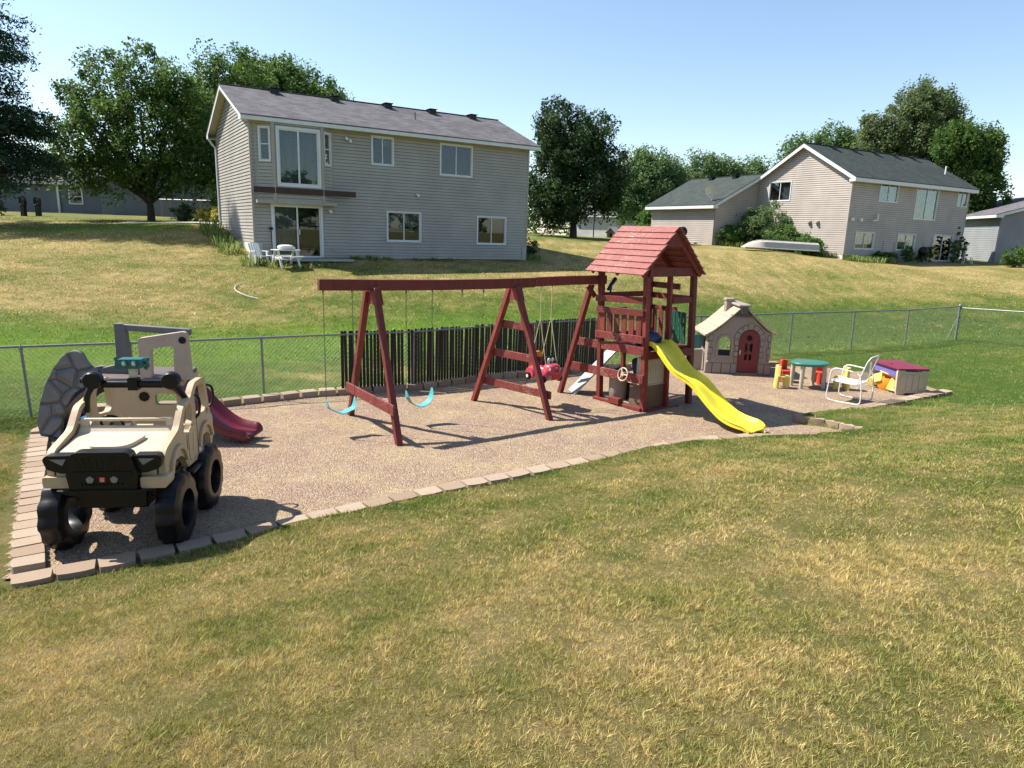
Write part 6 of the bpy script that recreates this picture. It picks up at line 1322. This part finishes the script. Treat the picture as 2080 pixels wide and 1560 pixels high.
m = MB(); rings = [[(-xi, y, z), (-xi*.5, y, z-.012), (xi*.5, y, z-.012), (xi, y, z)] for y, z in ((-.30, .405), (-.15, .392), (.0, .388), (.16, .392))]; m.loft(rings, closed=False); m.build('seat', M['white_pl'], ac, smooth=80)
t = NT('pale_sling_mesh'); tr = t.n('BsdfTransparent'); mx = t.n('MixShader'); mx.inputs[0].default_value = .62; t.fin((.52, .52, .44), .8, .2); t.l(tr.outputs[0], mx.inputs[1]); t.l(t.b.outputs[0], mx.inputs[2]); t.l(mx.outputs[0], t.out.inputs[0]); M['sling'] = t.mat
m = MB(); m.loft([[(-xi*f, y, z), (-xi*.5*f, y+.012, z), (xi*.5*f, y+.012, z), (xi*f, y, z)] for y, z, f in ((.20, .46, 1), (.25, .62, 1), (.30, .80, 1), (.345, .92, .8))], closed=False); m.build('backrest', M['sling'], ac, smooth=80)
# ---------------------------------------------------------------- toy box
bx_ = thing('toy_box', 'tan plastic toy box with dull maroon lid at the right end of the play bed', 'toy box', (7.86, 13.66, 0), R(4))
bw_, bl = .64, .98
def endp(y0, y1):
    m = MB(); o_ = fil([(.0, .10), (.02, .0), (.16, .0), (.20, .045), (bw_-.20, .045), (bw_-.16, .0), (bw_-.02, .0), (bw_, .10), (bw_+.015, .48), (bw_-.01, .545), (bw_-.10, .545), (bw_-.16, .49), (.16, .49), (.10, .545), (.01, .545), (-.015, .48)], .02, 3)
    m.plate(o_, y0, y1, XZ)
    for k in range(4): x = .07+k*.13; m.plate(fil([(x, .10), (x+.115, .10), (x+.115, .43), (x, .43)], .012, 2), y0-.012, y0+.01, XZ)
    return m.build('end_panel', M['cream'] if False else M['tan2'], bx_, bevel=.012, seg=2)
endp(0, .05); endp(bl-.05, bl)
m = MB(); m.box(.03, bw_-.03, .04, bl-.04, .05, .09); m.box(bw_-.06, bw_-.02, .04, bl-.04, .06, .46); m.build('body', M['tan2'], bx_, bevel=.008)
m = MB(); m.plate(fil([(-.02, -.02), (bw_+.02, -.02), (bw_+.02, bl+.02), (-.02, bl+.02)], .05, 4), 0, .035, lambda u, v, w: (u, v, .52+w+.03*math.sin(max(0, min(1, v/bl))*3.14)*(1 if w > .01 else .9)+.0*u)); m.obox((bw_/2-.16, bl*.55, .565), (.04, .1, .02)); m.build('lid', M['mauve'], bx_, bevel=.012)
c_ = thing('purple_toy_bin', 'purple plastic bin inside the open side of the toy box', 'bin', tuple(Vector((7.86, 13.66, .12))+Vector((.015, .10, 0))), R(4)); m = MB(); m.plate(fil([(0, 0), (.4, 0), (.4, .78), (0, .78)], .04, 3), 0.24, .385, XY); m.build('shell', M['purple'], c_, bevel=.01)
c_ = thing('yellow_toy_scoop', 'yellow and orange moulded toy spilling from the left side of the toy box', 'toy', (7.88, 14.12, .0), R(25))
m = MB(); m.loft([[(.0+.10*math.cos(a)*s, .22*math.sin(a)*s, z) for a in [k*math.pi/6 for k in range(12)]] for s, z in ((.55, .0), (.9, .08), (1.1, .2), (1.0, .28), (.85, .27), (.7, .12))]); m.build('scoop', M['orange'], c_, smooth=40)
m = MB(); m.obox((-.06, -.20, .16), (.04, .14, .26), (.3, .25, .5)); m.obox((-.07, .14, .25), (.04, .24, .2), (-.4, .3, -.3)); m.obox((-.02, .30, .12), (.05, .16, .2), (.5, -.2, .2)); m.obox((.02, -.02, .33), (.2, .3, .03), (.2, .5, .1)); m.build('flaps', M['pale_yellow'], c_, bevel=.02)
c_ = thing('plastic_sheet', 'loose cream plastic sheet leaning inside the toy box', 'sheet', (7.93, 13.98, .30), R(10)); m = MB(); m.obox((0, 0, .02), (.10, .42, .015), (0, R(35), 0)); m.build('panel', M['white_pl'], c_, bevel=.004)
# ---------------------------------------------------------------- odds and ends farther away
def mailbox(x, y, label):
    o = thing('post_lamp', label, 'garden post', (x, y, hz(x, y)), 0, 'black posts on the left lawn'); m = MB(); m.box(-.12, .12, -.12, .12, -.05, .62); m.box(-.17, .17, -.14, .14, .62, .66); m.build('post', M['black'], o, bevel=.01)
    m = MB(); m.plate([(-.17, .66), (.17, .66), (.17, .95)]+arc(0, .95, .17, 0, 180, 10)[1:-1]+[(-.17, .95)], -.10, .10, XZ, [[(-.11, .72), (.11, .72), (.11, .94)]+arc(0, .94, .11, 0, 180, 8)[1:-1]+[(-.11, .94)]]); m.build('hood', M['black'], o); m = MB(); m.ball((0, 0, .84), .09, 10, 8); m.build('bulb', M['greyd'], o)
mailbox(-29.2, 41.4, 'left one of two stout black garden posts with arched hoods'); mailbox(-28.6, 41.8, 'right one of two stout black garden posts with arched hoods')
# upturned boat
xb, yb = 16.3, 43.3
bt = thing('upturned_boat', 'pale upturned flat bottomed boat lying on the bank below the right house', 'boat', (xb, yb, hz(xb, yb)+.05), R(8), rot=(0, R(1.5), R(8)))
rings = []
for i in range(13):
    s = i/12; x = -2.35+4.7*s; wv = .62*(1-max(0, (.22-s)/.22)**2*.55); h_ = .52*(1-max(0, (.28-s)/.28)**2*.85)
    rings.append([(x, wv*1.1, .10), (x, wv*1.12, .14), (x, wv, .18), (x, wv*.85, h_*.8+.1), (x, wv*.6, h_+.1), (x, 0, h_+.115), (x, -wv*.6, h_+.1), (x, -wv*.85, h_*.8+.1), (x, -wv, .18), (x, -wv*1.12, .14), (x, -wv*1.1, .10)])
M['hull'] = plastic('dull_white_hull', (.46, .43, .37), .45, .15, .4, .3)
m = MB(); m.loft(rings); hu = m.build('hull', M['hull'], bt, smooth=40)
m = MB()
for v_ in (-.35, 0, .35): m.tube([(x, v_, .635) for x in (-1.4, 0, 2.3)], .018, 5)
for s in (-1, 1): m.tube([(r_[1 if s > 0 else 9][0], r_[1 if s > 0 else 9][1], .13) for r_ in rings], .03, 6)
m.build('rub_rail', M['galv'], hu)
# white picnic table, chair and spade by the patio door
x, y = h1w(.75, -1.75)
pt = thing('picnic_table', 'small white picnic table with A shaped legs in front of the lower patio door', 'table', (x, y, hz(x, y)), .562+R(12)); pt.scale = (.85, .85, .88)
m = MB()
for k in range(4): m.box(-.55, .55, -.32+k*.165, -.32+k*.165+.15, .72, .755)
m.build('table_top', M['white'], pt)
for x_ in (-.42, .42):
    m = MB(); m.bar((x_, -.12, .72), (x_, -.48, 0), .04, .09, (1, 0, 0)); m.bar((x_, .12, .72), (x_, .48, 0), .04, .09, (1, 0, 0)); m.box(x_-.02, x_+.02, -.62, .62, .38, .46); m.build('leg', M['white'], pt)
for s in (-1, 1):
    m = MB(); m.box(-.55, .55, s*.58-.11, s*.58+.11, .46, .49); m.build('bench', M['white'], pt)
lp = thing('white_lump', 'white folded cover lying on the picnic table', 'cover', (x+.0, y, hz(x, y)+.665), .562); m = MB(); sup(0, 0, .08, .30, .22, .10, bm=m, e=.8); sup(.18, .02, .05, .18, .15, .07, bm=m, e=.8); m.build('fabric', M['white_pl'], lp, smooth=70)
x, y = h1w(-.1, -1.0)
bn = thing('garden_chair', 'white slatted garden chair left of the picnic table', 'chair', (x, y, hz(x, y)), .562+R(20)); bn.scale = (.85, .85, .85); m = MB()
for k in range(5): m.bar((-.22+k*.11, .12, .35), (-.22+k*.11, .36, .95-.03*abs(k-2)), .09, .02)
m.build('backrest', M['white'], bn); m = MB()
for k in range(4): m.box(-.26, .26, -.3+k*.12, -.2+k*.12, .34-k*.01, .36-k*.01)
m.build('seat', M['white'], bn)
for s in (-1, 1): m = MB(); m.box(s*.31-.05, s*.31+.05, -.32, .3, .55, .58); m.box(s*.29-.03, s*.29+.03, -.3, -.22, 0, .55); m.box(s*.29-.03, s*.29+.03, .18, .26, 0, .4); m.build('armrest', M['white'], bn)
x, y = h1w(.62, -.25); sh = thing('spade', 'spade with a black handle leaning by the lower patio door', 'spade', (x, y, hz(x, y)), .562, rot=(R(-6), 0, .562)); m = MB(); m.tube([(0, 0, .2), (0, 0, 1.15)], .018, 6); m.box(-.07, .07, -.02, .02, 1.15, 1.25); m.build('handle', M['black'], sh); m = MB(); m.box(-.09, .09, -.01, .01, -.05, .22); m.build('blade', M['galv'], sh)
# garden hose
hp_ = smooth_path([(-9.05, 23.1, 0), (-9.15, 22.6, 0), (-9.0, 22.0, 0), (-8.65, 21.5, 0), (-8.2, 21.15, 0), (-7.9, 21.0, 0)], 6); m = MB(); m.tube([(p.x, p.y, hz(p.x, p.y)+.05) for p in hp_], .014, 6); tag(m.build('garden_hose', M['white_pl'], None, smooth=60), 'pale garden hose curving over the dry lawn below the house', 'hose')
# path strip on the left lawn
a_, b_ = Vector((-20.6, 36.8, 0)), Vector((-14.2, 33.6, 0)); m = MB(); vs = []
for i in range(13):
    p = a_+(b_-a_)*i/12; n_ = Vector((.45, .9, 0)).normalized()*.5
    for q in (p-n_, p+n_): vs.append((q.x, q.y, hz(q.x, q.y)+.04))
m.add(vs, [(2*i, 2*i+2, 2*i+3, 2*i+1) for i in range(12)]); tag(m.build('path', M['concrete']), kind='structure')
# far fence, kennel, posts
ff = thing('chain_link_fence', 'pale fence in the distance behind the large tree on the left', 'fence', (0, 0, 0)); a_, b_ = Vector((-25.5, 49, 0)), Vector((-19.0, 46.5, 0)); m = MB(); pm = MB()
for i in range(9):
    p = a_+(b_-a_)*i/8; z = hz(p.x, p.y); pm = MB(); pm.tube([(p.x, p.y, z-.1), (p.x, p.y, z+1.2)], .04, 5); pm.build('post', M['galv'], ff)
for i in range(60):
    p = a_+(b_-a_)*i/59; z = hz(p.x, p.y); m.tube([(p.x, p.y, z), (p.x, p.y, z+1.2)], .012, 3)
m.tube([(p.x, p.y, hz(p.x, p.y)+1.2) for p in (a_+(b_-a_)*i/8 for i in range(9))], .02, 4)
m.build('mesh_panel', M['galv'], ff)
x, y = 8.35, 60.5; kn = thing('dog_kennel', 'small brown roofed kennel on the far lawn between the houses', 'kennel', (x, y, hz(x, y)), R(-35)); m = MB(); m.plate([(-.4, 0), (.4, 0), (.4, .45), (0, .85), (-.4, .45)], -.45, .45, XZ, [[(-.14, .04), (.14, .04), (.14, .4), (-.14, .4)]]); m.build('wall', M['brown_pl'], kn); m = MB(); m.bar((-.5, 0, .42), (0, 0, .90), 1.15, .05, (0, 0, 1)); m.bar((.5, 0, .42), (0, 0, .90), 1.15, .05); m.build('roof', M['weathered'], kn)
x, y = 7.75, 52.5; tag(MB().box(-.07, .07, -.07, .07, -.1, .75).build('short_post', M['white']), 'short white post in front of the brown kennel', 'post'); bpy.data.objects['short_post'].location = (x, y, hz(x, y))
x, y = 7.9, 72; m = MB(); m.tube([(0, 0, -.1), (0, 0, 3.6)], .06, 6); m.ball((0, 0, 3.7), .16, 8, 6); o = tag(m.build('yard_lamp_post', M['black']), 'thin dark lamp post before the distant garage', 'lamp post'); o.location = (x, y, hz(x, y))
# bits by the right house
x, y = h2w(11.1, -1.7); wc = thing('plastic_chair', 'white plastic garden chair by the back door of the right house', 'chair', (x, y, hz(x, y)), R(70)); m = MB(); m.box(-.25, .25, -.25, .25, .40, .44); m.build('seat', M['white_pl'], wc); m = MB(); m.box(-.25, .25, .22, .27, .42, .9); m.build('backrest', M['white_pl'], wc)
for a, b in ((-.22, -.22), (.22, -.22), (-.22, .22), (.22, .22)): m = MB(); m.tube([(a, b, .4), (a*1.15, b*1.15, 0)], .03, 6); m.build('leg', M['white_pl'], wc)
x, y = h2w(6.6, -1.2); gr_ = thing('kettle_grill', 'black kettle grill against the long wall of the right house', 'grill', (x, y, hz(x, y))); m = MB(); m.ball((0, 0, .75), .32, 14, 10); m.build('bowl', M['black'], gr_, smooth=60)
for k in range(3): m = MB(); a = k*2.1; m.tube([(.15*math.cos(a), .15*math.sin(a), .6), (.3*math.cos(a), .3*math.sin(a), 0)], .02, 5); m.build('leg', M['black'], gr_)
x, y = h2w(-4.9, 9.5); gr_ = thing('kettle_grill', 'small dark grill standing at the garage wing wall', 'grill', (x, y, hz(x, y))); m = MB(); m.ball((0, 0, .8), .36, 14, 10); m.build('bowl', M['black'], gr_, smooth=60)
for k in range(3): m = MB(); a = k*2.1; m.tube([(.15*math.cos(a), .15*math.sin(a), .6), (.3*math.cos(a), .3*math.sin(a), 0)], .02, 5); m.build('leg', M['black'], gr_)
wb = thing('wheelbarrow', 'blue wheelbarrow on the grass between the two right hand houses', 'wheelbarrow', (34.6, 48.6, hz(34.6, 48.6)), R(20)); m = MB(); m.loft([[(-.3, -.25, .3), (.3, -.25, .3), (.3, .25, .3), (-.3, .25, .3)], [(-.5, -.35, .6), (.55, -.35, .6), (.55, .35, .6), (-.5, .35, .6)]]); m.build('tray', M['navy'], wb)
m = MB(); m.lathe([(.03, -.04), (.18, -.04), (.18, .04), (.03, .04)], (-.55, 0, .18), 14, 'Y'); m.build('wheel', M['black'], wb)
for s in (-1, 1): m = MB(); m.tube([(-.55, s*.06, .18), (.2, s*.25, .35), (1.0, s*.3, .55)], .025, 5); m.tube([(.3, s*.22, .32), (.35, s*.22, 0)], .02, 5); m.build('handle', M['black'], wb)
